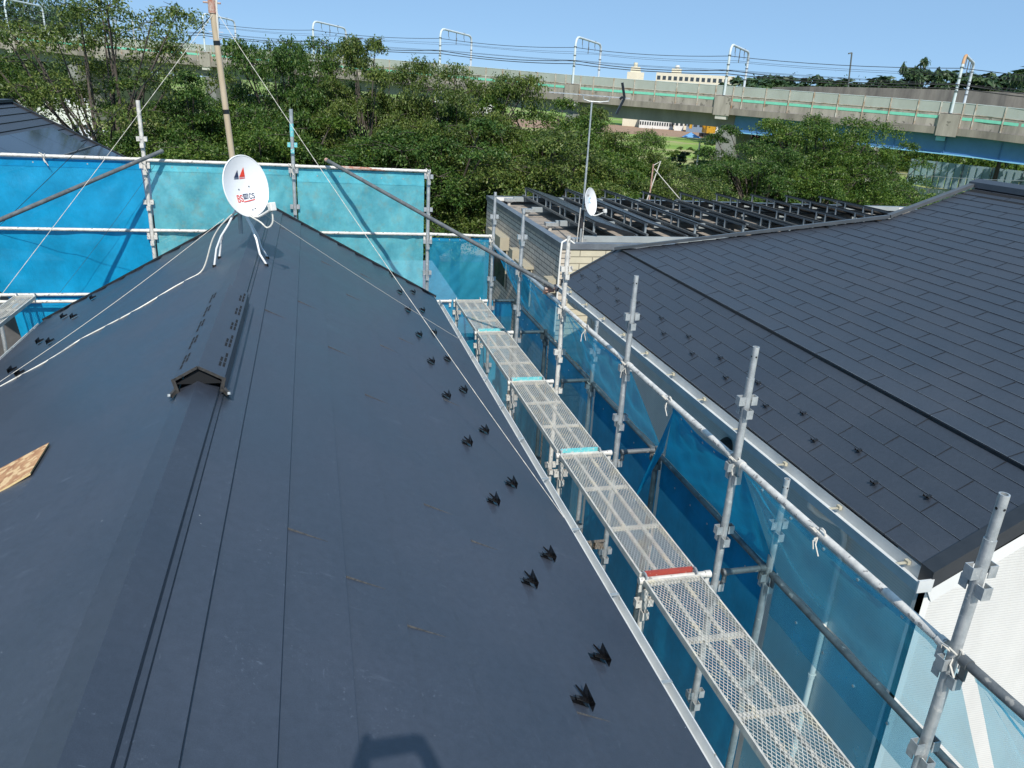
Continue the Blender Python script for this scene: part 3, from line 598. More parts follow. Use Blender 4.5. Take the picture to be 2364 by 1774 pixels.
# ================================================================ SATELLITE DISHES
def dish(name, label, C0, n, rw, rh, logo, arm):
    D = thing(name, label, 'satellite dish', (C0[0], C0[1], C0[2]-rh))
    C0 = Vector(C0); n = Vector(n).normalized(); u = (Vector((0, 0, 1))-n*n.z).normalized(); s = u.cross(n)   # s: to the dish's own left..right
    def P(a, r, off=0): return C0+s*(rw*r*math.cos(a))+u*(rh*r*math.sin(a))+n*(.055*(r*r-1)*(rw/.23)+off)
    g = G(); N = 48; rings = [0.001, .25, .5, .7, .85, .95, 1]
    for off in (0, -.006):
        b = len(g.v)
        for r in rings:
            for k in range(N): g.v.append(tuple(P(2*math.pi*k/N, r, off)))
        for i in range(len(rings)-1):
            for k in range(N):
                q = (b+i*N+k, b+i*N+(k+1) % N, b+(i+1)*N+(k+1) % N, b+(i+1)*N+k); g.f.append(q if off else q[::-1])
    g.path([P(2*math.pi*k/N, 1.0, -.003) for k in range(N+1)], .006, 6, cap=False)
    R = g.build('reflector', M_white, D, smooth=True)
    b = G(); b.beam(C0-n*.10-u*.05, C0-n*.10+u*.07, .09, .05, up=n); b.tube(C0-n*.16, C0-n*.08, .03); b.build('back_bracket', M_plast, D)
    low = P(-math.pi/2, .97, .004); tip = C0+n*arm[0]+u*arm[1]
    a = G(); mid = low+(tip-low)*.5-u*.035*(arm[0]/.3)
    pts = [low+n*.0+u*.01, low+n*.03-u*.015, mid, tip-n*.02-u*.03]; a.path([pts[0], pts[1], (pts[1]+mid)/2-u*.008, pts[2], (mid+pts[3])/2, pts[3]], .013*rw/.23, 8); a.build('feed_arm', M_plast, D, smooth=True)
    h = G(); k = rw/.23; h.beam(tip-u*.045*k, tip+u*.03*k, .06*k, .05*k, up=n); h.tube(tip, tip-n*.045*k+u*.01*k, .022*k, 14); h.build('feed_horn', M_plast, D, bevel=.008*k)
    if logo:
        def pt(x, y, off=.004):   # dish plane coordinates in metres -> surface
            r2 = (x/rw)**2+(y/rh)**2; return C0+s*x+u*y+n*(.055*(r2-1)*(rw/.23)+off)
        t = G(); t.add([pt(-.082, .080), pt(-.030, .080), pt(-.037, .145)], [(0, 1, 2)]); t.build('mark_left', M_navy, R)
        t = G(); t.add([pt(-.025, .082), pt(.035, .085), pt(.026, .165)], [(0, 1, 2)]); t.build('mark_right', M_red, R)
        t = G(); t.quad(pt(-.082, .068), pt(-.03, .069), pt(-.03, .075), pt(-.082, .074)); t.build('mark_bar', M_navy, R)
        t = G(); t.quad(pt(-.025, .069), pt(.035, .072), pt(.035, .078), pt(-.025, .075)); t.build('mark_bar', M_red, R)
        def strokes(segs, m, w=.007):
            t = G()
            for pl in segs:
                for i in range(len(pl)-1):
                    a = Vector((*pl[i], 0)); c = Vector((*pl[i+1], 0)); d = (c-a).normalized(); q = Vector((-d.y, d.x, 0))*w/2; a = a-d*w*.4; c = c+d*w*.4
                    t.quad(*[pt(v.x, v.y) for v in (a-q, c-q, c+q, a+q)])
            t.build('lettering', m, R)
        def glyph(ch, x, y, w, h):
            T = {'B': [[(0, 0), (0, 1), (.7, 1), (.9, .8), (.7, .54), (0, .54)], [(.7, .54), (1, .3), (.8, 0), (0, 0)]],
                 'S': [[(1, .85), (.7, 1), (.25, 1), (0, .78), (.2, .56), (.8, .44), (1, .22), (.75, 0), (.25, 0), (0, .15)]],
                 'C': [[(1, .85), (.7, 1), (.25, 1), (0, .7), (0, .3), (.25, 0), (.7, 0), (1, .15)]],
                 '1': [[(.3, .8), (.6, 1), (.6, 0)]], '0': [[(.2, 0), (0, .3), (0, .7), (.2, 1), (.8, 1), (1, .7), (1, .3), (.8, 0), (.2, 0)]]}
            return [[(x+a*w, y+b*h) for a, b in pl] for pl in T[ch]]
        strokes(glyph('B', -.088, -.128, .024, .056)+glyph('S', -.054, -.124, .023, .052), M_red, .008)
        strokes(glyph('C', .040, -.105, .022, .042)+glyph('S', .070, -.102, .020, .040), M_navy, .006)
        t = G(); t.quad(pt(-.020, -.108), pt(.026, -.104), pt(.030, -.060), pt(-.022, -.062)); t.build('badge', M_navy, R)
        w_ = G()
        for pl in glyph('1', -.015, -.100, .008, .03)+glyph('1', -.004, -.100, .008, .03)+glyph('0', .009, -.100, .010, .03):
            for i in range(len(pl)-1):
                a = Vector((*pl[i], 0)); c = Vector((*pl[i+1], 0)); d = (c-a).normalized(); q = Vector((-d.y, d.x, 0))*.0016
                w_.quad(*[pt(v.x, v.y, .006) for v in (a-q, c-q, c+q, a+q)])
        w_.build('lettering', M_white, R)
        t = G(); t.quad(pt(-.03, -.134), pt(.085, -.120), pt(.085, -.112), pt(-.03, -.126)); t.build('mark_bar', M_red, R)
        t = G()
        for (x, y) in ((-.05, -.02), (.058, .0), (.03, -.205), (.058, -.195)): t.tube(pt(x, y, 0), pt(x, y, .006), .006, 8)
        t.build('bolt', M_galvd, R)
    else:
        def pt(x, y, off=.004):
            r2 = (x/rw)**2+(y/rh)**2; return C0+s*x+u*y+n*(.055*(r2-1)*(rw/.23)+off)
        t = G(); t.quad(pt(-.06, .12), pt(.02, .12), pt(.02, .16), pt(-.06, .16)); t.quad(pt(-.05, -.03), pt(-.01, -.03), pt(-.01, .0), pt(-.05, .0)); t.build('printed_label', M_grey, R)
        t = G(); t.path([pt(.06+.045*math.cos(a), .03+.055*math.sin(a)) for a in [x*.5 for x in range(2, 11)]], .008, 5); t.build('faded_logo', mat('pale_blue', (.25, .5, .65)), R)
    return D, tip
D1, tip1 = dish('satellite_dish', 'white dish with red and navy markings on the ridge of the near roof', (-.55, 7.28, -.895), (.62, -.74, .22), .225, .262, True, (.30, -.20))
D2, tip2 = dish('satellite_dish', 'smaller looking pale dish halfway up the mast on the flat roof', (5.99, 16.4, -2.15), (.66, -.72, .20), .26, .30, False, (.33, -.22))
def roof_mast():
    top = Vector((-.775, 7.5, .95)); base = Vector((-.640, 7.5, -1.15))
    Mt = thing('roof_mast', 'tall tan pole standing in a white four legged mount on the ridge', 'antenna mast', (-.64, 7.5, -1.42))
    g = G(); g.tube(base, top, .026, 14); g.build('pole', M_tan, Mt, smooth=True)
    t = G()
    for k in (.40, .66, .80, .91): a = base+(top-base)*k; t.tube(a, a+(top-base).normalized()*.035, .0285, 14)
    t.build('tape_band', M_black, Mt)
    a = base+(top-base)*.79; t = G(); t.tube(a-Vector((0, 0, .03)), a+Vector((0, 0, .07)), .033, 12); t.tube(a+Vector((-.07, 0, .05)), a+Vector((.07, 0, .05)), .008, 6); t.build('clamp', M_rust, Mt)
    t = G(); q = base+(top-base); t.path([a+Vector((.03, -.01, -.35)), a+Vector((.035, -.01, 0)), a+Vector((.04, -.01, .12)), a+Vector((.01, -.02, .2))], .008, 6); t.build('cable', M_cable, Mt)
    c = G(); c.tube((-.645, 7.5, -1.16), (-.645, 7.5, -1.04), .036, 14); c.tube((-.64, 7.5, -1.35), (-.64, 7.5, -1.1), .02, 10); c.build('collar', M_alu, Mt)
    for (fx, fy) in ((-.42, 7.31), (-.425, 7.62), (-.895, 7.50), (-.885, 7.86)):
        fz = RZ-abs(fx-RX)*SL+.02; sx = 1 if fx > RX else -1
        k = Vector((-.645+sx*.10, 7.5+(fy-7.55)*.25, -1.27)); m_ = Vector((fx-sx*.03, fy+.01, fz+.16)) if sx < 0 else Vector((fx-.055, fy+.01, fz+.10))
        l = G(); l.path([Vector((-.645+sx*.02, 7.5, -1.12)), k, (k+m_)/2+Vector((sx*.01, 0, .005)), m_, Vector((fx, fy, fz))], .0098, 10); lg = l.build('leg', M_white, Mt, smooth=True)
        f = G(); f.tube((fx, fy, fz-.022), (fx, fy, fz+.014), .017, 10); f.build('rubber_foot', M_black, lg)
    return a
CL = roof_mast()
def rope(label, pts, r, m, name='guy_rope', group=None, knots=0):
    g = G(); g.path(pts, r, 6)
    P = [Vector(p) for p in pts]
    for k in range(knots):
        t = (k+.5)/knots; i = min(int(t*(len(P)-1)), len(P)-2); q = P[i]+(P[i+1]-P[i])*(t*(len(P)-1)-i); d = (P[i+1]-P[i]).normalized(); g.tube(q-d*.02, q+d*.02, r*1.35, 6)
    return tag(g.build(name, m), label, 'rope' if 'rope' in name else 'cable', group)
def sagline(a, b, sag, n=14): a = Vector(a); b = Vector(b); return [a+(b-a)*(i/n)-Vector((0, 0, sag*4*(i/n)*(1-i/n))) for i in range(n+1)]
CLt = Vector((-.735, 7.48, .48))
rope('twisted white guy rope running down left past the blue net to the eave', sagline(CLt, (-3.30, 6.05, -2.92), .02), .0019, M_rope, group='guy ropes of the roof mast', knots=40)
rope('white guy rope running down right to the gutter beside the planks', sagline(CLt+Vector((.03, 0, 0)), (1.64, 4.45, -2.76), .05), .0019, M_rope, group='guy ropes of the roof mast', knots=46)
rope('thin wire crossing the right roof slope from behind the dish', sagline((-.50, 7.52, -1.12), (1.62, 8.55, -2.74), .02), .0018, M_rope, 'stay_wire')
rope('thin white line over the left roof slope from the dish mount', sagline((-.80, 7.7, -1.25), (-2.9, 6.78, -2.70), .05), .0025, M_rope, 'stay_wire')
rope('far guy wire going up to the mast from behind the net', sagline(CLt, (-3.9, 11.0, -2.0), .02), .003, M_ropeb, 'stay_wire')
rope('dark thin wire hanging across the bright blue net', sagline((-1.9, 10.85, -1.1), (-3.2, 10.75, -2.75), .03), .002, M_ropeb, 'stay_wire')
def smooth_pts(P, n=6):
    out = []
    for i in range(len(P)-1):
        p0 = P[max(i-1, 0)]; p1 = P[i]; p2 = P[i+1]; p3 = P[min(i+2, len(P)-1)]
        for k in range(n):
            t = k/n; out.append(.5*((2*p1)+(p2-p0)*t+(2*p0-5*p1+4*p2-p3)*t*t+(3*p1-p0-3*p2+p3)*t**3))
    return out+[P[-1]]
def onleft(x, y, h=.012): return Vector((x, y, RZ-abs(x-RX)*SL+h))
rope('cream coaxial cable lying across the left roof slope', smooth_pts([tip1+Vector((0, 0, -.03)), tip1+Vector((.0, 0, -.14)), tip1+Vector((-.05, .02, -.19)), tip1+Vector((-.12, .06, -.14)), Vector((-.64, 7.40, -1.14)), Vector((-.78, 7.52, -1.25)), Vector((-.90, 7.60, -1.42)), onleft(-1.01, 7.62, .03), onleft(-1.15, 7.60), onleft(-1.28, 7.59), onleft(-1.57, 7.46), onleft(-1.84, 7.46), onleft(-2.11, 7.48), onleft(-2.33, 7.30), onleft(-2.74, 7.28), onleft(-3.2, 7.15)]), .0072, M_cable, 'coaxial_cable')
# strand board offcut on the left slope
g = G(); b4 = [(-1.473, 4.409), (-1.450, 4.01), (-1.60, 3.99), (-2.3, 3.97), (-2.3, 4.45), (-1.75, 4.425)]
lo = [tuple(onleft(x, y, .010)) for x, y in b4]; hi = [tuple(onleft(x, y, .022)) for x, y in b4]; N = len(b4)
BD = thing('wood_board', 'orange strand board offcut lying on the left roof slope', 'wood board', (-1.8, 4.2, RZ-.8))
g.add(hi, [tuple(range(N))[::-1]]); g.build('board_face', M_wood, BD)
g = G(); g.add(lo+[(p[0], p[1], p[2]-.0004) for p in hi], [tuple(range(N))]+[(i, (i+1) % N, N+(i+1) % N, N+i) for i in range(N)]); g.build('board_edge', M_edge, BD)
# ================================================================ SCAFFOLD
PR = .0243
def clamp_set(g, x, y, z):
    """pressed pocket brackets on a post: one wide pair and a lower single"""
    for sx in (-1, 1):
        g.box(min(x+sx*.022, x+sx*.062), y-.022, z-.028, max(x+sx*.022, x+sx*.062), y-.018, z+.028); g.box(min(x+sx*.022, x+sx*.062), y+.018, z-.028, max(x+sx*.022, x+sx*.062), y+.022, z+.028)
        g.box(min(x+sx*.058, x+sx*.062), y-.018, z-.028, max(x+sx*.058, x+sx*.062), y+.018, z+.028)
    z -= .075
    for sy in (-1, 1):
        g.box(x-.022, min(y+sy*.022, y+sy*.06), z-.028, x-.018, max(y+sy*.022, y+sy*.06), z+.028); g.box(x+.018, min(y+sy*.022, y+sy*.06), z-.028, x+.022, max(y+sy*.022, y+sy*.06), z+.028)
        g.box(x-.018, min(y+sy*.056, y+sy*.06), z-.028, x+.018, max(y+sy*.056, y+sy*.06), z+.028)
def post(x, y, top, bot, label, m=None, name='scaffold_post', levels=None, spigot=.2, group='scaffold posts', tealtop=False):
    m = m or M_galv; T = thing(name, label, 'scaffold post', (x, y, bot), group)
    g = G()
    def hollow(zt, r, zb):
        g.tube((x, y, zb), (x, y, zt), r, 18, cap=False)
        n = 18
        for k in range(n):
            a = 2*math.pi*k/n; b = 2*math.pi*(k+1)/n; i = r*.72; c = math.cos; s = math.sin
            g.quad((x+r*c(a), y+r*s(a), zt), (x+r*c(b), y+r*s(b), zt), (x+i*c(b), y+i*s(b), zt), (x+i*c(a), y+i*s(a), zt))
            g.quad((x+i*c(a), y+i*s(a), zt), (x+i*c(b), y+i*s(b), zt), (x+i*c(b), y+i*s(b), zt-.1), (x+i*c(a), y+i*s(a), zt-.1))
        g.quad((x-r*.7, y-r*.7, zt-.1), (x+r*.7, y-r*.7, zt-.1), (x+r*.7, y+r*.7, zt-.1), (x-r*.7, y+r*.7, zt-.1))
    if spigot:
        hollow(top, PR*.84, top-spigot-.02); hollow(top-spigot, PR, bot)
    else: hollow(top, PR, bot)
    g.build('tube', m, T, smooth=True)
    h = G(); h.tube((x-PR*.86, y-.001, top-.06), (x+PR*.86, y-.001, top-.06), .006, 8); h.tube((x, y-PR*.86, top-.06), (x, y+PR*.86, top-.06), .006, 8); h.build('pin_hole', M_dark, T)
    for z in levels:
        c = G(); clamp_set(c, x, y, z); c.build('pocket_bracket', M_teal if tealtop and z > -.9 else m, T)
    if tealtop:
        c = G(); c.tube((x, y, top-.34), (x, y, top-.18), PR+.0012, 18); c.build('teal_band', M_teal, T)
    return T
def rail(a, b, label, m=None, name='scaffold_rail', group='scaffold rails', ends=True, r=None):
    a = Vector(a); b = Vector(b); d = (b-a).normalized(); r = r or PR*.88
    T = thing(name, label, 'scaffold tube', tuple((a+b)/2-Vector((0, 0, r))), group)
    g = G(); g.tube(a+d*.03, b-d*.03, r, 16); g.build('tube', m or M_paint, T, smooth=True)
    if ends:
        for p, s in ((a, 1), (b, -1)):
            w = G(); q = p+d*s*.045; w.tube(q-d*.02, q+d*.02, r*1.18, 14); w.beam(q+Vector((0, 0, .0)), q-Vector((0, 0, .085)), .012, .03, up=d); w.build('wedge_end', m or M_paint, T, smooth=True)
    return T
TX_, OX, LX_ = 2.545, 2.945, 1.99; ZP = -2.93
YS = [10.95, 9.35, 7.53, 5.74, 3.885, 2.07, .25]
ordn = ['farthest', 'second farthest', 'third farthest', 'fourth farthest', 'fifth farthest', 'nearest in view', 'last']
for i, y in enumerate(YS):
    lv = [-1.68, -2.13, -2.59, -3.04, -3.95, -4.85, -5.75]
    post(TX_, y, -1.335, GZ, f'galvanised post beside the walkway, {ordn[i]} of the tall row on the right', m=[M_galv, M_galv, M_paint, M_galv, M_galv, M_galv, M_galv][i], levels=lv, group='tall posts along the right walkway')
    sh = i in (2, 4)
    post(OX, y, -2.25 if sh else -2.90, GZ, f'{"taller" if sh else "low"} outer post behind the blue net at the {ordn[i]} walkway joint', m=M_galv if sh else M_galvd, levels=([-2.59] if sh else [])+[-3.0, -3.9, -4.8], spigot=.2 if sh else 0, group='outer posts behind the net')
    post(LX_+.05, y, -2.99, GZ, f'inner post under the walkway at its {ordn[i]} joint beside the eave', m=M_paint, levels=[-3.10, -4.0, -4.9], spigot=0, group='inner posts under the walkway')
    rail((LX_-.03, y, ZP), (TX_-.02, y, ZP), f'pale cross tube carrying the planks at the {ordn[i]} joint', group='cross tubes under the planks', name='scaffold_crossbar')
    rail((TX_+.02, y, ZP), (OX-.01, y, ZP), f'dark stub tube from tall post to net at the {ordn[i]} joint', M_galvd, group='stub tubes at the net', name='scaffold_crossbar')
for i in range(6):
    a, b = YS[i], YS[i+1]
    rail((TX_+.0, a-.02, -2.085), (TX_+.0, b+.02, -2.085), f'handrail tube of the right walkway between the {ordn[i]} and next post', [M_galv, M_galv, M_paint, M_paint, M_paint, M_galvd][i], group='handrails of the right walkway')
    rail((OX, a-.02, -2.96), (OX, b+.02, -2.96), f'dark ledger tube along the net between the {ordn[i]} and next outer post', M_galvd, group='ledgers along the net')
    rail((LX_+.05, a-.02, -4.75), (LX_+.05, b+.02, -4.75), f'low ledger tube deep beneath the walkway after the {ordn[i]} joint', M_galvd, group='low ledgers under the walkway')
# walkway planks: expanded metal deck in a channel frame with hooks
def make_plank(Lg, Wd, cap_mat, label):
    T = thing('scaffold_plank', label, 'scaffold plank', (0, 0, 0), 'mesh planks of the walkways')
    f = G(); h = .04
    for x0 in (0, Wd-.012): f.box(x0, .03, -h, x0+.012, Lg-.03, .004)
    f.box(0, .018, -h, Wd, .03, .004); f.box(0, Lg-.03, -h, Wd, Lg-.018, .004)
    f.build('frame', M_mesh, T, world=False)
    r = G()
    for k in (1, 2): r.box(Wd*k/3-.012, .03, -.03, Wd*k/3+.012, Lg-.03, -.012)
    for k in (1, 2): r.box(.012, Lg*k/3-.016, -.034, Wd-.012, Lg*k/3+.016, -.014)
    r.build('cross_rib', M_mesh, T, world=False)
    d = G(); px, py, w = .024, .043, .0029
    def clipline(x0, y0, dx, dy):
        t0, t1 = 0, 1e9
        for p, q, lo, hi in ((x0, dx, .012, Wd-.012), (y0, dy, .03, Lg-.03)):
            a, b = (lo-p)/q, (hi-p)/q; a, b = min(a, b), max(a, b); t0 = max(t0, a); t1 = min(t1, b)
        return (t0, t1) if t1-t0 > .02 else None
    nrm = math.hypot(px, py)
    for s in (1, -1):
        c = -Lg*px/py - .1
        while c < Wd+Lg*px/py+.1:
            x0 = c; y0 = -.0; dx, dy = s*px/nrm, py/nrm
            r_ = clipline(x0, y0, dx, dy)
            if r_:
                a = Vector((x0+dx*r_[0], y0+dy*r_[0], -.002+(.001 if s > 0 else 0))); b = Vector((x0+dx*r_[1], y0+dy*r_[1], -.002+(.001 if s > 0 else 0)))
                d.beam(a, b, w, .003)
            c += px
    d.build('mesh_deck', M_mesh, T, world=False)
    c = G(); c.box(.03, -.002, -.028, Wd-.03, .016, .020); c.build('end_cap', cap_mat, T, world=False)
    for x in (.02, Wd-.02):
        for y, s in ((.018, -1), (Lg-.018, 1)):
            P = [(x, y, -.01), (x, y+s*.012, .018), (x, y+s*.035, .026), (x, y+s*.055, .012), (x, y+s*.058, -.012)]; hk = G(); hk.path(P, .007, 6); hk.build('hook', M_galv, T, world=False)
    return T
P_teal = None; LBL = ['walkway plank farthest away, ending at the back scaffold', 'walkway plank second from the far end', 'walkway plank third from the far end with a teal end', 'walkway plank in the middle, just beyond the red end cap', 'big near walkway plank below the red end cap', 'walkway plank nearest the camera at the lower edge']
caps = [M_teal, M_teal, M_teal, M_redp, M_teal, M_teal]
for i in range(6):
    a, b = YS[i]-.02, YS[i+1]+.02
    T = make_plank(a-b, .40, caps[i], LBL[i]); T.location = (LX_+.015, b, ZP+.028)
T = make_plank(1.80, .25, M_galv, 'narrow walkway plank at the left eave seen at the left edge of the picture'); T.location = (-3.74, 9.07, -2.79)
T = make_plank(1.80, .25, M_galv, 'narrow walkway plank continuing toward the camera at the left eave'); T.location = (-3.74, 7.24, -2.79)
# perforated brackets below the walkway
for i, (y, z) in enumerate(((8.6, -3.9), (8.1, -3.9), (5.2, -3.55))):
    g = G()
    for k in range(10): g.box(1.72+k*.055, y, z, 1.72+k*.055+.035, y+.03, z+.06)
    g.box(1.70, y+.03, z, 2.3, y+.034, z+.06); g.box(1.70, y, z+.06, 2.3, y+.034, z+.064); g.box(1.70, y, z-.004, 2.3, y+.034, z)
    tag(g.build('perforated_bracket', mat('brown_bracket', (.30, .25, .20), (.2, .17, .14), rough=.8)), ['perforated steel bracket low between eave and far planks', 'perforated steel bracket just nearer than the far low one', 'perforated steel bracket low beside the middle plank'][i], 'bracket')
# back scaffold
BY = 10.95
post(-2.04, BY, -.345, GZ, 'grey post at the left end of the teal net rising above the top rail', levels=[-.80, -1.13, -1.58, -2.03, -2.5], group='posts of the back scaffold', m=M_paint, spigot=0)
post(-.22, BY, -.355, GZ, 'post with a teal painted top behind the dish', levels=[-.80, -1.13, -1.60, -2.03], group='posts of the back scaffold', spigot=0, tealtop=True)
post(1.585, BY, -1.06, GZ, 'post at the right end of the teal net above the far roof corner', levels=[-1.15, -1.60, -2.05, -2.5, -2.9], group='posts of the back scaffold', spigot=0)
post(-3.98, BY, -1.9, GZ, 'low post at the far left corner of the back scaffold', levels=[-2.1, -2.55, -2.95], group='posts of the back scaffold', spigot=0)
post(-4.25, 9.2, -2.2, GZ, 'grey post at the left edge beside the left plank', levels=[-2.55, -3.0], group='posts of the back scaffold', spigot=0, m=M_galvd)
XB = [-5.8, -2.04, -.22, 1.585]
for i in range(3): rail((XB[i]+.0, BY-.0, -1.045-.012*i), (XB[i+1], BY, -1.05-.014*i), ['top rail above the bright blue net', 'top rail above the teal net behind the dish', 'partly rusty top rail above the right teal net'][i], name='scaffold_rail', group='top rails of the back scaffold')
g = G(); g.tube((.35, BY, -1.067), (.98, BY, -1.078), PR*.9, 16); tag(g.build('rust_patch', M_rust), 'rusty orange sleeve on the top rail right of the dish', 'pipe sleeve')
XM = [-4.0, -2.04, -.22, 1.585, TX_]
for i in range(4): rail((XM[i], BY, -1.945), (XM[i+1], BY, -1.95 if i < 3 else -1.965), ['mid rail crossing the bright blue net', 'mid rail hidden behind the left roof slope', 'mid rail across the right teal net', 'short mid rail between teal net and first walkway post'][i], group='mid rails of the back scaffold')
rail((-4.0, BY, -2.80), (-2.04, BY, -2.80), 'upper of two low rails under the bright blue net', group='low rails of the back scaffold')
rail((-4.0, BY-.12, -2.86), (-2.04, BY-.12, -2.86), 'lower of two low rails under the bright blue net', group='low rails of the back scaffold')
rail((1.585, BY, -2.93), (1.98, BY, -2.93), 'short tube at the far roof corner reaching the first plank', group='low rails of the back scaffold')
# raking tubes
def pipe(a, b, label, m=M_paint, endm=None):
    T = thing('raking_tube', label, 'scaffold tube', tuple((Vector(a)+Vector(b))/2), 'raking tubes'); g = G(); g.tube(a, b, PR, 18, cap=False); g.build('tube', m, T, smooth=True)
    for p, q in ((a, b), (b, a)):
        d = (Vector(p)-Vector(q)).normalized(); e = G(); e.tube(Vector(p)-d*.04, Vector(p), PR+.0015, 18, cap=False); e.build('tube_end', endm or m, T)
    return T
pipe((.20, 10.87, -.965), (2.60, 7.92, -2.00), 'long raking tube from the top rail down to the right handrail', M_galvd, M_rust)
pipe((-1.80, 10.87, -.93), (-4.45, 7.9, -2.12), 'raking tube rising over the bright blue net to the left post', M_galvd)
# ties
def tie(p, label, s=1.0, seed=0):
    r = random.Random(seed); p = Vector(p); g = G()
    g.path([p+Vector((.0, .03*math.cos(a), .03*math.sin(a)))*s for a in [k*.7 for k in range(10)]], .005*s, 5)
    for k in range(3):
        d = Vector((r.uniform(-.5, .3), r.uniform(-.5, .3), -1)).normalized(); l = r.uniform(.06, .15)*s
        g.path([p+Vector((-.02, 0, -.02)), p+d*l*.5+Vector((-.02, .01, 0)), p+d*l], .004*s, 5)
    g.path([p+Vector((-.02, .02, .0)), p+Vector((-.05, .05, .03))*s, p+Vector((-.06, .0, .045))*s, p+Vector((-.02, -.01, .01))*s], .004*s, 5)
    tag(g.build('net_tie', M_rope, smooth=True), label, 'rope tie', 'rope ties of the nets')
for i, (x, y, z) in enumerate([(TX_, 9.30, -2.09), (TX_, 7.5, -2.1), (TX_, 5.70, -2.1), (TX_, 3.86, -2.09), (TX_, 2.05, -2.08), (TX_-.01, 6.72, -2.075), (TX_-.01, 4.86, -2.075), (TX_-.01, 2.98, -2.07), (-3.16, BY-.02, -1.05), (-2.02, BY-.04, -1.1), (-.22, BY-.04, -1.08), (-.95, BY-.02, -1.04), (1.6, BY-.03, -1.08), (TX_, BY-.03, -2.0), (OX, 5.74, -2.98), (OX, 7.5, -2.98)]):
    tie((x, y, z), ['white tie at the second tall post', 'frayed white tie at the third tall post', 'frayed white tie at the fourth tall post', 'white bow tied at the fifth tall post beside the gutter', 'white rope knotted round the nearest tall post', 'loose white tie on the handrail above the middle net', 'white tie at the upper corner of the deep blue net', 'white bow on the handrail near the downpipe', 'white strip tied on the top rail over the bright blue net', 'tie at the junction of raking tube and left post', 'tie at the post behind the dish', 'curl of white cord on the rail left of the dish', 'cord at the right end of the top rail', 'tie at the first walkway post mid rail', 'small tie on the outer post near the flap', 'small tie on the third outer post'][i], 1.0, i)
g = G(); g.box(2.50, 8.05, -2.06, 2.60, 8.13, -1.99); g.path([(2.5, 8.1, -2.08), (2.62, 8.1, -2.03), (2.6, 8.02, -1.98), (2.5, 8.05, -2.02), (2.5, 8.1, -2.08)], .02, 8); tag(g.build('pipe_coupler', M_rust), 'rusty coupler joining the raking tube to the handrail', 'pipe coupler')
# ---------------------------------------------------------------- nets
def net(label, p00, p10, p11, p01, m, seed=0, nu=64, nv=36, amp=.02, sag=0.0, name='scaffold_net', folds=7, parent=None, edge=True):
    r = random.Random(seed); P = [Vector(p) for p in (p00, p10, p11, p01)]; n = (P[1]-P[0]).cross(P[3]-P[0]).normalized()
    ph = [(r.uniform(-6, 6), r.uniform(-6, 6), r.uniform(0, 6.3), r.uniform(.4, 1)) for _ in range(folds)]
    g = G(); vs = []
    for j in range(nv+1):
        v = j/nv
        for i in range(nu+1):
            u = i/nu; a = P[0]*(1-u)*(1-v)+P[1]*u*(1-v)+P[2]*u*v+P[3]*(1-u)*v
            e = min(1, 6*v, 6*(1-v)+.4, 8*u+.05, 8*(1-u)+.05)  # tied along the top
            w = sum(math.sin(k[0]*u*2+k[1]*v*2+k[2])*k[3] for k in ph)/folds
            # creases radiating from the tied corners
            for (cu, cv) in ((0, 0), (1, 0)):
                ang = math.atan2(v-cv+1e-6, abs(u-cu)*2.2+1e-6); rad = math.hypot(u-cu, v-cv)
                w += .55*math.sin(ang*13+seed)*math.exp(-rad*2.4)
            w += .30*math.sin(26*u+9*v+seed)*math.sin(3.1*v)+.18*math.sin(47*(u*.6+v*.5)+seed*2)*math.sin(3.1*u)
            a = a+n*(amp*w*e*2)-Vector((0, 0, 1))*sag*math.sin(math.pi*u)*(1-v)
            vs.append(a)
    g.add(vs, [(j*(nu+1)+i, j*(nu+1)+i+1, (j+1)*(nu+1)+i+1, (j+1)*(nu+1)+i) for j in range(nv) for i in range(nu)])
    o = g.build(name, m, parent, smooth=True)
    if parent is None: tag(o, label, 'scaffold net')
    if edge:
        e = G(); t = []
        for i in range(nu+1): t.append(vs[i]-n*.004)
        rows = []
        for i in range(nu+1): rows.append((vs[i]-n*.006, vs[2*(nu+1)+i]-n*.006))
        for i in range(nu): e.quad(rows[i][0], rows[i+1][0], rows[i+1][1], rows[i][1])
        e.build('hem', m, o, smooth=True)
        for k in range(1, 6): s = G(); q = vs[int(k*nu/6)+(nu+1)]; s.tube(q-n*.008, q+n*.003, .009, 8); s.build('eyelet', M_galv, o)
    return o
nb = BY+.035
net('bright blue net stretched under the left top rail', (-5.7, nb, -1.08), (-2.10, nb, -1.08), (-2.02, nb, -2.86), (-3.85, nb+.02, -2.86), N_blue, 1, amp=.022)
net('lower blue net below the double rail at the left', (-3.85, nb, -2.84), (-2.06, nb, -2.84), (-2.06, nb, -4.9), (-3.6, nb, -4.9), N_blue, 2, amp=.018)
net('teal net behind the dish between the two upper posts', (-2.0, nb, -1.08), (-.22, nb, -1.08), (-.22, nb, -3.1), (-2.0, nb, -3.1), N_teal, 3, amp=.018)
net('pale teal net right of the dish under the rusty rail', (-.18, nb, -1.10), (1.53, nb, -1.11), (1.53, nb, -4.2), (-.18, nb, -4.2), N_teal, 4, amp=.025)
net('small blue net square between teal net and first tall post', (1.62, nb, -2.0), (2.50, nb, -2.0), (2.50, nb, -2.92), (1.62, nb, -2.92), N_mid, 5, amp=.012)
net('blue net hanging below the far end of the walkway', (1.20, nb, -2.93), (2.90, nb, -2.93), (2.90, nb, -7.5), (1.20, nb, -7.5), N_mid, 6, amp=.02)
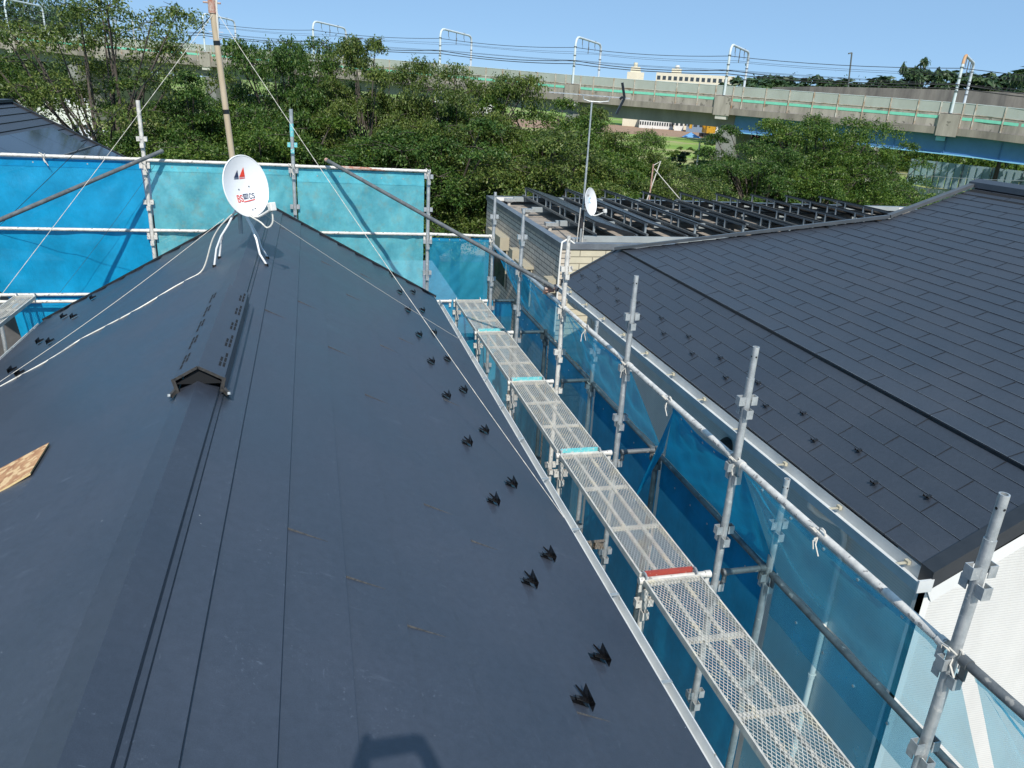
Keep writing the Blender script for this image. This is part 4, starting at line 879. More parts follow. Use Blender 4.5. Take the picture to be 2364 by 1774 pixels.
def band(x0, x1, z0, sag, w, m):
    g = G(); n = 30
    pts = [(x0+(x1-x0)*i/n, z0-sag*4*(i/n)*(1-i/n)) for i in range(n+1)]
    for i in range(n): a, b = pts[i], pts[i+1]; g.quad((a[0], nb-.012, a[1]-w*.5), (b[0], nb-.012, b[1]-w*.5), (b[0], nb-.012, b[1]+w*.5), (a[0], nb-.012, a[1]+w*.5))
    return g
# right side: tilted skirts from handrail to ledger, then upright sheets below
hz, lz = -2.12, -2.985
specs = [(10.93, 9.36, N_mid, 'narrow blue net skirt at the far corner by the tiled building'), (9.36, 7.52, N_mid, 'translucent blue net skirt beneath the rusty coupler'), (7.54, 5.74, N_mid, 'blue net skirt with a sagging shadow between third and fourth tall posts'),
         (4.86, 3.86, N_dark, 'deep blue net tied up at one corner with an open gap beside it'), (3.90, 2.09, N_clear, 'see through blue net skirt in front of the downpipe'), (1.98, .25, N_clear, 'blue net skirt at the lower right corner')]
for i, (a, b, m, lb) in enumerate(specs):
    if i == 3: net(lb, (TX_+.03, a, hz), (TX_+.03, b, hz), (OX+.06, b+.0, lz), (OX+.06, 5.70, lz), m, 20+i, amp=.02, sag=.05)
    else: net(lb, (TX_+.03, a, hz), (TX_+.03, b, hz), (OX+.07, b, lz), (OX+.07, a, lz), m, 20+i, amp=.022, sag=.03)
g_ = net('flap of deep blue net folded over the ledger toward the plank', (TX_+.04, 4.86, -2.14), (OX+.02, 5.66, -2.90), (2.52, 5.20, -3.12), (2.50, 5.18, -3.10), N_dark, 33, nu=20, nv=14, amp=.012, edge=False)
for i in range(6):
    a, b = YS[i]-.03, YS[i+1]+.03
    net(f'upright lower net sheet below the ledger after the {ordn[i]} joint', (OX+.05, a, -3.0), (OX+.05, b, -3.0), (OX+.10, b, -8.8), (OX+.10, a, -8.8), [N_mid, N_mid, N_dark, N_dark, N_clear, N_clear][i], 50+i, nu=30, nv=40, amp=.018)
# ================================================================ LEFT NEIGHBOUR WITH ROOF SOLAR
def left_house():
    H = thing('left_house', 'house at the left with glossy roof solar panels behind the bright blue net', 'house', (-6.5, 10, GZ))
    rx, rz, m = -6.35, -.79, .505; yf = 20.0; xe = -2.9; z = lambda x: rz-(x-rx)*m
    g = G(); yn = 12.2
    g.hexa([(rx, yn, rz-.12), (xe, yn, z(xe)-.12), (xe, yf, z(xe)-.12), (rx, yf, rz-.12), (rx, yn, rz), (xe, yn, z(xe)), (xe, yf, z(xe)), (rx, yf, rz)])
    g.hexa([(-10.5, yn, rz-2.2), (rx, yn, rz-.12), (rx, yf, rz-.12), (-10.5, yf, rz-2.2), (-10.5, yn, rz-2.08), (rx, yn, rz), (rx, yf, rz), (-10.5, yf, rz-2.08)])
    R = g.build('roof', M_roof2, H)
    l = G()
    for k in range(1, 9):
        x = rx+k*.21; l.beam((x, yn, z(x)+.008), (x, yf, z(x)+.008), .02, .012)
    l.build('course_lip', M_trim, R)
    c = G(); c.beam((rx, yn, rz+.02), (rx, yf+.05, rz+.02), .2, .06); c.build('ridge_cap', M_roof2, H)
    v = G(); v.beam((rx, yf+.02, rz-.03), (xe, yf+.02, z(xe)-.03), .06, .14); v.build('verge_trim', M_trim, H)
    n_ = Vector((m, 0, 1)).normalized()
    spans = [(-5.35, -4.62, 19.2), (-4.58, -3.86, 19.75), (-3.82, -3.1, 19.75)]
    for r_, (xa, xb, ye) in enumerate(spans):
        y = ye; k = 0
        while y-1.28 > yn+.1:
            p = G(); a = y-1.27
            t = [(xa, a, z(xa)+.06), (xb, a, z(xb)+.06), (xb, y, z(xb)+.06), (xa, y, z(xa)+.06)]
            p.hexa([(q[0], q[1], q[2]-.035) for q in t]+t); p.build('solar_panel', M_solar, H); y -= 1.285; k += 1
        s = G(); s.beam((xb+.02, yn+.1, z(xb+.02)+.065), (xb+.02, ye, z(xb+.02)+.065), .035, .03); s.build('clamp_rail', M_galvd, H)
    w = G(); w.box(-10.2, 12.6, GZ, -3.5, 19.6, -2.6); w.build('wall', mat('dark_side_wall', (.10, .10, .10), (.07, .07, .07), rough=.8), H)
left_house()
def wall_house():
    H = thing('white_house', 'pale sided house wall beyond the left plank at the left edge', 'house', (-6.6, 8, GZ))
    g = G(); g.box(-9, 6, GZ, -5.3, 11.6, -3.1); g.build('wall', M_side, H)
    g = G(); g.box(-9.2, 5.8, -3.1, -5.0, 11.8, -3.0); g.build('roof', M_trim, H)
wall_house()
def shed():
    H = thing('low_building', 'pale low building with corrugated upper wall seen through the far nets', 'building', (0, 18, GZ))
    g = G(); g.box(-2.2, 15.2, GZ, 3.0, 21, -4.7); g.build('wall', M_shed, H)
    r = G(); r.box(-2.4, 15.0, -4.7, 3.2, 21.2, -4.5); r.build('roof', mat('slate_blue_roof', (.22, .25, .29), (.18, .2, .24), rough=.6), H)
    d = G()
    for k in range(3): d.box(.6+k*.75, 15.17, -7.2, 1.25+k*.75, 15.2, -5.1)
    d.build('lattice_window', M_glass, H)
shed()
# ================================================================ TREES
def leaf_mesh(name, m, centres, sizes, droop=.6, aspect=.42, r=None):
    """many folded leaf faces; centres Nx3, sizes N"""
    r = r or rng; N = len(centres); az = r.uniform(0, 2*np.pi, N); el = -np.abs(r.normal(droop, .45, N)); roll = r.normal(0, .7, N)
    d = np.stack([np.cos(az)*np.cos(el), np.sin(az)*np.cos(el), np.sin(el)], 1)
    s = np.stack([-np.sin(az), np.cos(az), np.zeros(N)], 1); n = np.cross(s, d)
    s2 = s*np.cos(roll)[:, None]+n*np.sin(roll)[:, None]; n2 = np.cross(s2, d)
    L_ = sizes[:, None]; Wd = L_*aspect*.5
    a = centres; b = a+d*L_; mid = a+d*L_*.5
    lft = mid-s2*Wd+n2*L_*.06; rgt = mid+s2*Wd+n2*L_*.06
    V = np.empty((N, 4, 3)); V[:, 0] = a; V[:, 1] = rgt; V[:, 2] = b; V[:, 3] = lft
    me = bpy.data.meshes.new(name); me.vertices.add(N*4); me.vertices.foreach_set('co', V.reshape(-1).astype(np.float32))
    idx = np.arange(N)*4; tri = np.stack([idx, idx+1, idx+2, idx, idx+2, idx+3], 1).reshape(-1)
    me.loops.add(N*6); me.loops.foreach_set('vertex_index', tri.astype(np.int32))
    me.polygons.add(N*2); me.polygons.foreach_set('loop_start', (np.arange(N*2)*3).astype(np.int32)); me.polygons.foreach_set('loop_total', np.full(N*2, 3, np.int32))
    me.update(); me.validate(); me.materials.append(m); return me
def crown(seed, R, Hh, nclump, nleaf, leaf, m, sparse=0.0, name='crown'):
    """limbs reach out to clumps; every clump is a spray of twigs carrying leaves"""
    r = np.random.default_rng(seed); cl = []
    tries = 0
    while len(cl) < nclump and tries < 4000:
        tries += 1; p = r.normal(0, 1, 3); p /= np.linalg.norm(p); rad = r.uniform(.35, 1.0)**.6; q = np.array([p[0]*R*rad, p[1]*R*rad, p[2]*Hh*.5*rad])
        if p[2] < -.55: continue
        q[2] *= (.8+.35*math.sin(3*math.atan2(p[1], p[0])+seed))
        cl.append((q, r.uniform(.5, 1.0)*R*.34))
    pts = []; per = nleaf//len(cl)
    for q, cr in cl:
        nt = max(6, per//26)
        ta = r.normal(0, 1, (nt, 3)); ta /= np.linalg.norm(ta, axis=1)[:, None]; ta[:, 2] = np.abs(ta[:, 2])*.75-.18
        ln = cr*r.uniform(.55, 1.25, nt)
        for k in range(nt):
            t = r.uniform(.25, 1.0, 26)**.7; base = q+ta[k]*ln[k]*t[:, None]; base[:, 2] -= (t**2)*ln[k]*.28
            pts.append(base+r.normal(0, .055*R/3.5, (26, 3)))
    C = np.concatenate(pts)
    return leaf_mesh(name, m, C, r.uniform(.6, 1.25, len(C))*leaf, r=r), cl
def limbs(cl, trunk_h, Hh, R, seed, twigs=True):
    g = G(); r = random.Random(seed); base = Vector((0, 0, 0)); fork = Vector((r.uniform(-.2, .2), r.uniform(-.2, .2), trunk_h))
    g.path([base, base+(fork-base)*.5+Vector((.08, 0, 0)), fork], .24, 10, .17)
    c0 = Vector((0, 0, trunk_h+Hh*.42))
    for q, cr in cl:
        e = Vector(q)+c0; mid = fork+(e-fork)*.5+Vector((r.uniform(-.3, .3), r.uniform(-.3, .3), r.uniform(.0, .5)))
        g.path([fork, fork+(mid-fork)*.5+Vector((0, 0, .12)), mid, e], .075, 6, .015)
        if twigs:
            for k in range(4):
                t = e+Vector((r.uniform(-1, 1), r.uniform(-1, 1), r.uniform(-.3, .35)))*cr*.8; g.path([e, (e+t)/2+Vector((0, 0, .06)), t], .016, 4, .004)
    return g, c0
KIND = {}
def make_tree(key, seed, R, Hh, trunk_h, nclump, nleaf, leaf, m):
    me, cl = crown(seed, R, Hh, nclump, nleaf, leaf, m); g, c0 = limbs(cl, trunk_h, Hh, R, seed); zm = max(v.co.z for v in me.vertices); KIND[key] = (me, g, c0, c0.z+zm*.97)
NL = 1.0
make_tree('a', 1, 3.6, 6.4, 2.6, 74, 76000, .112, LF1)
make_tree('b', 2, 3.9, 6.2, 2.4, 80, 80000, .112, LF1)
make_tree('c', 3, 3.3, 6.6, 2.8, 66, 68000, .112, LF1)
make_tree('s', 4, 4.2, 7.8, 3.0, 44, 27000, .118, LF1)
def tree(key, x, y, top, rz, label, sc=1.0, name='cherry_tree', group='cherry trees along the bank', cat='tree', wide=1.0):
    me, g, c0, H = KIND[key]; k = (top-GZ)/H
    T = thing(name, label, cat, (x, y, GZ), group, rz)
    if key not in MAT:
        o = g.build('trunk', M_bark, T, world=False, smooth=True); MAT[key] = o.data
    else: o = bpy.data.objects.new('trunk', MAT[key]); COL.objects.link(o); o.parent = T
    c = bpy.data.objects.new('crown', me); COL.objects.link(c); c.parent = T; c.location = c0
    alt = int(abs(x*7)) % 3
    if alt: c.material_slots[0].link = 'OBJECT'; c.material_slots[0].material = (LF1b, LF1c)[alt-1]
    T.scale = (k*sc*wide, k*sc*wide, k); return T
TR = [('s', -14.6, 37, 3.5, .3, 1.0, 'tall thin crowned cherry tree at the left edge behind the solar roof'), ('s', -7.9, 35, 4.1, 2.1, 1.0, 'sparse cherry tree rising highest against the sky at the left'),
      ('b', -17.5, 41, .9, 1.0, 1, 'dark cherry tree mostly outside the left edge'), ('a', -4.6, 34, .05, 0.5, 1.05, 'full cherry tree just left of the tan roof mast'),
      ('b', -.4, 35, 1.75, 1.9, .72, 'cherry tree behind the dish between mast and teal topped post'), ('c', 2.4, 33, 1.7, 3.0, .75, 'cherry tree with a pointed top right of the teal topped post'),
      ('b', 6.2, 34, 1.15, 4.0, .78, 'cherry tree behind the long raking tube'), ('a', 9.9, 33.5, .25, 5.0, 1.05, 'dark cherry tree in the middle with the gap to the viaduct on its right'),
      ('c', 12.6, 34, -.35, 2.2, .95, 'cherry tree behind the first solar row'), ('b', 14.2, 34, -1.2, .9, .62, 'cherry tree behind the slim antenna mast'), ('c', 16.9, 33, -6.0, 4.4, .8, 'lower cherry tree by the green field gap'),
      ('b', 26.2, 37, -.1, 1.4, 1.15, 'big spreading cherry tree standing alone before the blue girder'), ('a', 29.9, 38.5, -1.0, 3.3, 1.0, 'right flank cherry tree beside the white bridge pier'), ('a', 21.3, 35, -.9, 4.2, 1.1, 'lower cherry tree left of the big spreading one')]
for key, x, y, top, rz, wd, lb in TR: tree(key, x, y, top, rz, lb, wide=wd)
for i, (x, y, top, rz) in enumerate([(-11.5, 32, -1.6, 0), (-6.5, 31, -2.2, 2), (-1.8, 31, -.9, 4), (2.0, 30.5, -1.7, 1), (4.6, 31, -.6, 3), (8.4, 30.8, -1.0, 5), (12.0, 31, -2.3, 2.5), (14.4, 31, -2.6, 1.2), (16.2, 30.0, -5.6, 0.2), (20.2, 30.5, -5.3, 3.7), (23.8, 32.5, -4.4, 2.7)]):
    tree('b' if i % 2 else 'a', x, y, top, rz, ['low leafy tree in front of the row, '+w for w in ('behind the solar roof edge', 'left of the tan mast', 'behind the dish', 'right of the teal topped post', 'above the right teal net', 'with the magenta cloth under it', 'left of the flat roof', 'behind the first solar row', 'behind the third solar row', 'behind the fifth solar row', 'under the big lone tree')][i], wide=1.25, group='front trees of the bank')
# bushes
def polar(px, dist):   # ground bearing of a picture column
    a = CAM_YAW+math.atan((px-1182)/1778); return math.sin(a)*dist, math.cos(a)*dist
me_b, clb = crown(9, 1.5, 1.8, 16, 4200, .16, LF2, name='bush'); me_d, _ = crown(10, 1.5, 2.0, 18, 5200, .15, LFD, name='dark_bush'); me_l, _ = crown(12, 1.6, 1.2, 14, 3000, .2, LF2, name='low_bush')
def bush(me, x, y, s, label, sz=None, group=None):
    o = bpy.data.objects.new('bush', me); COL.objects.link(o); o.location = (x, y, GZ+.45*s); o.scale = (s, s, sz or s); o.rotation_euler = (0, 0, x*1.7); return tag(o, label, 'bush', group)
B_ = [(me_d, 41.5, 42, 1.9, 'dark bush at the foot of the pale fence'), (me_d, 35.0, 42.5, 1.5, 'dark bush left of the yellow green mound'), (me_d, 31.8, 42, 1.7, 'dark round bush at the foot of the big lone tree'), (me_b, 38.2, 43, 1.5, 'bright bush on the grassy mound'), (me_l, 36.3, 40, 1.9, 'yellow green low shrub nearest the right roof'),
      (me_l, 33.3, 39, 1.7, 'pale low shrub behind the last solar row'), (me_b, 39.9, 49, 1.7, 'mid green bush before the grey fence'), (me_b, 36.4, 50, 1.6, 'bush beneath the white bridge pier'), (me_b, 44, 48, 1.6, 'yellow leafed bush beside the utility pole'), (me_l, 30.5, 36.5, 1.7, 'shrub between lone tree and solar rows'), (me_d, 38.8, 40.5, 1.35, 'small dark bush right of the mound'), (me_b, 34.0, 48, 1.5, 'bush behind the dark round one'), (me_l, 42.0, 39.5, 1.7, 'low shrub close to the roof peak')]
for i, (px, d, sc_) in enumerate(((1600, 150, 2.4), (1640, 215, 3.2), (1672, 210, 3.0), (1528, 140, 1.8), (1552, 120, 2.2))):
    x, y = polar(px, d); B_.append((me_b if i % 2 else me_d, x, y, sc_, ['dark shrub in the green field gap', 'round shrub beside the construction ground', 'shrub near the dark viaduct pier', 'small dark shrub on the grassy bank', 'shrub beside the thin pole in the field'][i]))
for me, x, y, s, lb in B_: bush(me, x, y, s, lb)
# far trees and woods
me_f = []
for k in range(3):
    me, _ = crown(30+k, 4.6, 8.5, 26, 4200, .62, LF3, name='far_crown'); me_f.append(me)
def far_tree(px, dist, top, label, sc=1.0, k=0, group='far trees beyond the viaduct'):
    x, y = polar(px, dist); T = thing('far_tree', label, 'tree', (x, y, GZ), group, px*.37)
    c = bpy.data.objects.new('crown', me_f[k % 3]); COL.objects.link(c); c.parent = T; hh = (top-GZ); zs_ = [v.co.z for v in me_f[k % 3].vertices]; kz = hh*.80/(max(zs_)-min(zs_)); c.location = (0, 0, hh-max(zs_)*kz); c.scale = (sc*hh/14, sc*hh/14, kz)
    t = G(); t.path([(0, 0, 0), (0, 0, hh*.5)], hh*.022, 6, hh*.012); t.build('trunk', M_bark, T, world=False)
    return T
def fr(px): return 'far trees on the horizon right of the second gantry from the right'
FT = [(1632, 6.0, 1.2), (1658, 7.4, 1.3), (1690, 7.0, 1.3), (1722, 7.6, 1.4), (1750, 8.6, 1.4), (1783, 8.4, 1.4), (1815, 7.4, 1.3), (1846, 8.0, 1.4), (1882, 7.6, 1.4), (1916, 8.2, 1.4), (1948, 8.0, 1.4), (2072, 11.2, 1.2), (2098, 10.6, 1.2), (2128, 9.9, 1.3), (2158, 10.8, 1.3), (2188, 11.0, 1.4), (2222, 10.6, 1.4), (2250, 9.8, 1.3), (2285, 8.3, 1.1), (2322, 7.6, 1.1), (2350, 8.4, 1.1)]
FL = ['first far tree right of the long cream building', 'low far tree left of the wired gantry', 'far tree seen inside the wired gantry', 'far tree crossed by the far leg of the wired gantry', 'round far tree just right of the wired gantry', 'far tree left of the orange roof', 'far tree above the orange roof', 'far tree between orange roof and crane boom', 'far tree at the foot of the crane boom', 'second far tree right of the crane boom', 'far tree left of the pointed conifer', 'dark crowned far tree right of the tallest conifer', 'far tree second right of the tallest conifer', 'dip in the far treeline before the rusty gantry', 'far tree under the upper thin wire before the rusty gantry', 'bushy far tree left of the rusty gantry', 'far tree behind the rusty gantry', 'far tree just right of the rusty gantry', 'low far tree where the sky dips at the right', 'separate small far tree near the right edge', 'last far tree at the right edge']
for i, (px, top, sc) in enumerate(FT): far_tree(px, 210+(i % 3)*9, top, FL[i], sc*1.9, i)
far_tree(1978, 205, 11.6, 'pointed conifer left of the tallest distant pair', .55, 1); far_tree(2023, 205, 12.6, 'tallest pointed conifer on the horizon', .75, 2); far_tree(2000, 206, 9.8, 'round distant tree between the two tall conifers', 1.1, 0); far_tree(2043, 208, 11.0, 'broad distant tree right of the tallest conifer', .9, 1)
far_tree(2222, 118, 6.4, 'lone small conifer beside the rusty gantry', .45, 1)
for i, (px, top) in enumerate([(1425, 3.0), (1435, 3.2)]): far_tree(px, 330, top+4.5, ['tiny far tree just right of the short cream building', 'tiny far tree just left of the long cream building'][i], .6, i)
hill = G()
for (px, d, h, w) in ((20, 260, 20, 46), (90, 270, 17, 40), (140, 280, 14, 34)):
    x, y = polar(px, d); n = 24
    for j in range(6):
        for k in range(n): a = 2*math.pi*k/n; rr_ = w*math.cos(j/6*math.pi/2); hill.v.append((x+rr_*math.cos(a), y+rr_*math.sin(a)*.7, GZ+(h-4-GZ*.0)*math.sin(j/6*math.pi/2)))
    b0 = len(hill.v)-6*n
    for j in range(5):
        for k in range(n): hill.f.append((b0+j*n+k, b0+j*n+(k+1) % n, b0+(j+1)*n+(k+1) % n, b0+(j+1)*n+k))
tag(hill.build('hill', mat('wooded_slope', (.03, .05, .02), rough=.95), smooth=True), kind='structure')
def wood(px0, px1, d, zf, n, seed, label, m=LF3):
    r = np.random.default_rng(seed); P = []
    for k in range(n):
        px = r.uniform(px0, px1); x, y = polar(px, d+r.uniform(-12, 12)); top = zf((px-px0)/(px1-px0)); z0 = r.uniform(GZ, top)
        q = r.normal(0, 1, (160, 3))*np.array([3.2, 3.2, 2.2])+np.array([x, y, z0]); P.append(q)
    me = leaf_mesh('far_wood', m, np.concatenate(P), r.uniform(.7, 1.3, 160*n)*.8, r=r); o = bpy.data.objects.new('far_wood', me); COL.objects.link(o); return tag(o, label, 'wood', kind='stuff')
wood(-60, 150, 235, lambda t: 22-11*t**1.5, 150, 5, 'wooded hillside at the top left beyond the viaduct')
wood(145, 215, 230, lambda t: 9.5+5*math.sin(t*3.1), 60, 6, 'dark rounded wood right of the steel pylon')
wood(1640, 2420, 232, lambda t: 3.2+1.6*t, 260, 7, 'hazy far wood closing the horizon on the right')
wood(1960, 2420, 165, lambda t: -3.4, 220, 8, 'scrub on the green embankment seen under the blue girder', LF2)
# ================================================================ VIADUCT
VP_ = [(-72.9, 169.2, 5.3), (-51.8, 165.2, 5.6), (-33.9, 155.1, 5.0), (-16.1, 146.7, 4.6), (1.2, 134.9, 4.0), (18.9, 120.6, 3.4), (34.4, 105.5, 2.7), (49.9, 92.3, 2.3), (66.8, 73.5, 1.7), (70.6, 68.3, 1.4), (75.0, 62.6, 1.1), (80.2, 56.7, 0.7)]
def spline(P, n=14):
    P = [Vector(p) for p in P]; out = []
    for i in range(len(P)-1):
        p0 = P[max(i-1, 0)]; p1 = P[i]; p2 = P[i+1]; p3 = P[min(i+2, len(P)-1)]
        for k in range(n):
            t = k/n; out.append(.5*((2*p1)+(p2-p0)*t+(2*p0-5*p1+4*p2-p3)*t*t+(3*p1-p0-3*p2+p3)*t**3))
    return out+[P[-1]]
SP = spline(VP_); cum = [0]
for i in range(1, len(SP)): cum.append(cum[-1]+(SP[i]-SP[i-1]).length)
TOT = cum[-1]
def at(s):
    s = max(0, min(TOT-.01, s)); lo = max(i for i, c in enumerate(cum) if c <= s); lo = min(lo, len(SP)-2); t = (s-cum[lo])/(cum[lo+1]-cum[lo]); p = SP[lo]+(SP[lo+1]-SP[lo])*t; d = (SP[lo+1]-SP[lo]); d.z = 0; d.normalize(); return p, d, Vector((-d.y, d.x, 0))  # n points away from the camera side
def s_of(px):
    best = None
    for i in range(0, int(TOT*4)):
        s = i/4; p, d, n = at(s); q = p; f = q.dot(F_)
        if f <= 1: continue
        X = 1182+1778*q.dot(R_)/f; e = abs(X-px)
        if best is None or e < best[0]: best = (e, s)
    return best[1]
def strip(prof, s0, s1, step=3.0):
    """sweep a closed profile [(lateral, dz)] along the track; lateral positive = away"""
    g = G(); n = max(2, int((s1-s0)/step)+1); N = len(prof)
    for i in range(n):
        p, d, nn = at(s0+(s1-s0)*i/(n-1))
        for a, b in prof: g.v.append(tuple(p+nn*a+Vector((0, 0, b))))
    for i in range(n-1):
        for k in range(N): g.f.append((i*N+k, i*N+(k+1) % N, (i+1)*N+(k+1) % N, (i+1)*N+k))
    g.f.append(tuple(reversed(range(N)))); g.f.append(tuple((n-1)*N+k for k in range(N))); return g
def rect(l0, l1, z0, z1): return [(l0, z0), (l1, z0), (l1, z1), (l0, z1)]
GPX = [20, 228, 474, 725, 1017, 1324, 1676, 2204]; GS = [s_of(p) for p in GPX]; S17 = s_of(1705); S0 = 20
V = thing('railway_viaduct', 'long concrete railway viaduct with noise panels and a mint stripe', 'viaduct', (40, 110, GZ))
strip(rect(0, .25, -2.55, -1.1), S0, TOT).build('parapet', M_conc, V)
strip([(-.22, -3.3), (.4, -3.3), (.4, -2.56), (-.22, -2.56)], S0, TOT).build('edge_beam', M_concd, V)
strip(rect(.25, 9.6, -3.25, -2.7), S0, TOT).build('deck', M_conc, V)
strip(rect(9.6, 9.85, -3.2, -.4), S0, TOT).build('far_parapet', M_noise, V)
strip(rect(1.2, 1.9, -4.9, -3.3), S0, S17).build('concrete_girder', M_girder, V); strip(rect(6.8, 7.5, -4.9, -3.3), S0, S17).build('concrete_girder', M_girder, V)
strip(rect(1.0, 1.15, -5.25, -3.3), S17, TOT).build('steel_girder', M_blue, V); strip(rect(7, 7.2, -5.25, -3.3), S17, TOT).build('steel_girder', M_blue, V)
strip(rect(.72, 1.45, -5.36, -5.25), S17, TOT).build('bottom_flange', M_blue2, V)
edges = sorted(GS); sp = []
posts = []; s = S0+1
while s < TOT-1:
    if min(abs(s-e) for e in edges) > 1.3: posts.append(s)
    s += 2.8
posts = sorted(posts+[e-1.1 for e in edges]+[e+1.1 for e in edges if e+1.1 < TOT])
for i in range(len(posts)-1):
    a, b = posts[i], posts[i+1]; isg = any(a < e < b for e in edges)
    strip(rect(-.02, .02, -1.08, -.02), a+.06, b-.06, 9).build('noise_panel', M_noise, V)
    if not isg: strip(rect(-.035, .0, -1.72, -1.42), a+.07, b-.07, 9).build('mint_stripe', M_green, V)
g = G()
for s in posts:
    p, d, n = at(s); g.beam(p+n*-.06+Vector((0, 0, -2.55)), p+n*-.06+Vector((0, 0, 0)), .11, .12, up=(d.x, d.y, 0))
tag(g.build('panel_posts', M_npost, V), kind='stuff')
strip(rect(-.05, .04, -.05, .0), S0, TOT).build('top_rail', M_gantry, V); strip(rect(-.05, .0, -1.14, -1.08), S0, TOT).build('mid_rail', M_npost, V)
for e in edges:
    strip([(-.42, -3.45), (.1, -3.45), (.1, -1.2), (-.42, -1.2)], e-1.0, e+1.0, 9).build('pilaster', M_conc, V)
    if e < S17+5: strip([(-.30, -3.9), (.6, -3.9), (.6, -3.45), (-.30, -3.45)], e-.7, e+.7, 9).build('pilaster_corbel', M_concw, V)
for px, wd, m in ((2022, 2.6, M_concw), (1690, 2.2, M_girder), (1324, 2.0, M_girder), (1017, 2.0, M_girder), (725, 2, M_girder), (474, 2, M_girder), (150, 2, M_girder)):
    s = s_of(px); strip(rect(.6, 8.0, GZ-7, -5.37 if px > 1900 else -4.92), s-wd/2, s+wd/2, 9).build('pier', m, V)
for s in np.arange(S17+3, TOT, 5.2): g = G(); p, d, n = at(s); g.beam(p+n*.97+Vector((0, 0, -5.24)), p+n*.97+Vector((0, 0, -3.32)), .16, .05, up=(d.x, d.y, 0)); g.build('web_stiffener', mat('stiffener_blue', (.05, .15, .33), (.05, .14, .3)), V)
p, d, n = at(s_of(2192)); g = G(); q = p+n*.6+Vector((0, 0, -3.75)); g.beam(q-d*.45, q+d*.45, .5, .45); g.build('inspection_box', M_blue2, V)
# second wall behind
C2 = thing('concrete_wall', 'stained brown concrete wall of the second track rising behind the viaduct at the right', 'wall', (60, 110, GZ))
w2 = [(1700, 126, 2.9), (1781, 122, 3.15), (1900, 119, 3.3), (2050, 116, 3.4), (2200, 113, 3.35), (2364, 112, 3.3), (2560, 112, 3.2)]
g = G(); b = None
for px, dd, zt in w2:
    x, y = polar(px, dd); L2 = [(x, y, -3.4), (x, y, zt), (x+.3, y+.3, zt), (x+.3, y+.3, -3.4)]
    i0 = len(g.v); g.v += L2
    if b is not None:
        for k in range(4): g.f.append((b+k, b+(k+1) % 4, i0+(k+1) % 4, i0+k))
    b = i0
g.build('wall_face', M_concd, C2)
# gantries
def gantry(s, label, rusty=False):
    p, d, n = at(s); T = thing('catenary_gantry', label, 'catenary gantry', tuple(p+Vector((0, 0, -1.2))), 'catenary gantries on the viaduct')
    h = 4.65; w = 8.8; A = p-n*.12; B = p+n*w
    g = G(); r = .15; z = Vector((0, 0, 1))
    left = [A+z*-1.1, A+z*2.4, A+z*(h-.9), A+z*(h-.38)+n*.18, A+z*(h-.08)+n*.55, A+z*h+n*1.1]
    g.path(left, r, 12); g.build('near_leg', M_gantry, T, smooth=True)
    if rusty: g = G(); g.path([q for q in left[2:]], r+.01, 12); g.build('rust_patch', mat('gantry_rust', (.5, .26, .12), (.45, .3, .18), scale=2), T, smooth=True)
    g = G(); g.path([B+z*-2.5, B+z*2.2, B+z*(h-1.1), B+z*(h-.6)-n*.15, B+z*(h-.33)-n*.5, B+z*(h-.25)-n*1.0], r, 12); g.build('far_leg', M_gantry, T, smooth=True)
    g = G(); g.path([A+z*h+n*1.1, B+z*(h-.25)-n*1.0], r*.95, 12); g.build('cross_beam', M_gantry, T, smooth=True)
    for t in (.25, .5, .75):
        g = G(); q = A+n*w*t+z*(h-.1); g.tube(q, q-z*(1.7 if t == .5 else .7), .05, 6); g.tube(q-n*.25, q+n*.25, .09, 8); g.path([q-z*.7, q-z*.9+n*.2, q-z*1.2+n*.15], .03, 5); g.build('insulator_hanger', M_galvd, T)
    for z_ in (1.0, 2.35, 3.4):
        for C_ in (A, B): g = G(); g.tube(C_+z*z_, C_+z*(z_+.1), .2, 12); g.build('leg_band', M_galvd, T)
for i, s in enumerate(GS): gantry(s, ['gantry at the top left edge', 'pale gantry half hidden by the sparse tall tree', 'gantry just behind the tan mast', 'gantry right of the teal topped post', 'gantry in the middle above the dark tree', 'gantry left of the cream buildings', 'gantry with wires before the first far trees', 'narrow looking gantry with a rusty bend at the right'][i], i == 7)
def wire(lat, dz, r, label, sag=.35, group=None):
    g = G(); ss = sorted(set([S0]+GS+[TOT])); pts = []
    for a, b in zip(ss[:-1], ss[1:]):
        for k in range(8):
            t = k/8; p, d, n = at(a+(b-a)*t); pts.append(p+n*lat+Vector((0, 0, dz-sag*4*t*(1-t))))
    g.path(pts, r, 5); tag(g.build('overhead_wire', M_ropeb), label, 'overhead wire', group)
wire(-.2, 3.35, .035, 'uppermost thin wire along the gantries')
wire(-.35, 1.75, .05, 'upper of the two thick feeder wires', .45); wire(-.42, 1.35, .05, 'lower of the two thick feeder wires', .30)
wire(2.6, 3.0, .018, 'faint contact wire over the near track', .25); wire(6.2, 2.95, .018, 'faint contact wire over the far track', .25); wire(2.6, 1.9, .02, 'lower messenger wire over the near track', .1); wire(6.2, 1.9, .02, 'lower messenger wire over the far track', .1)
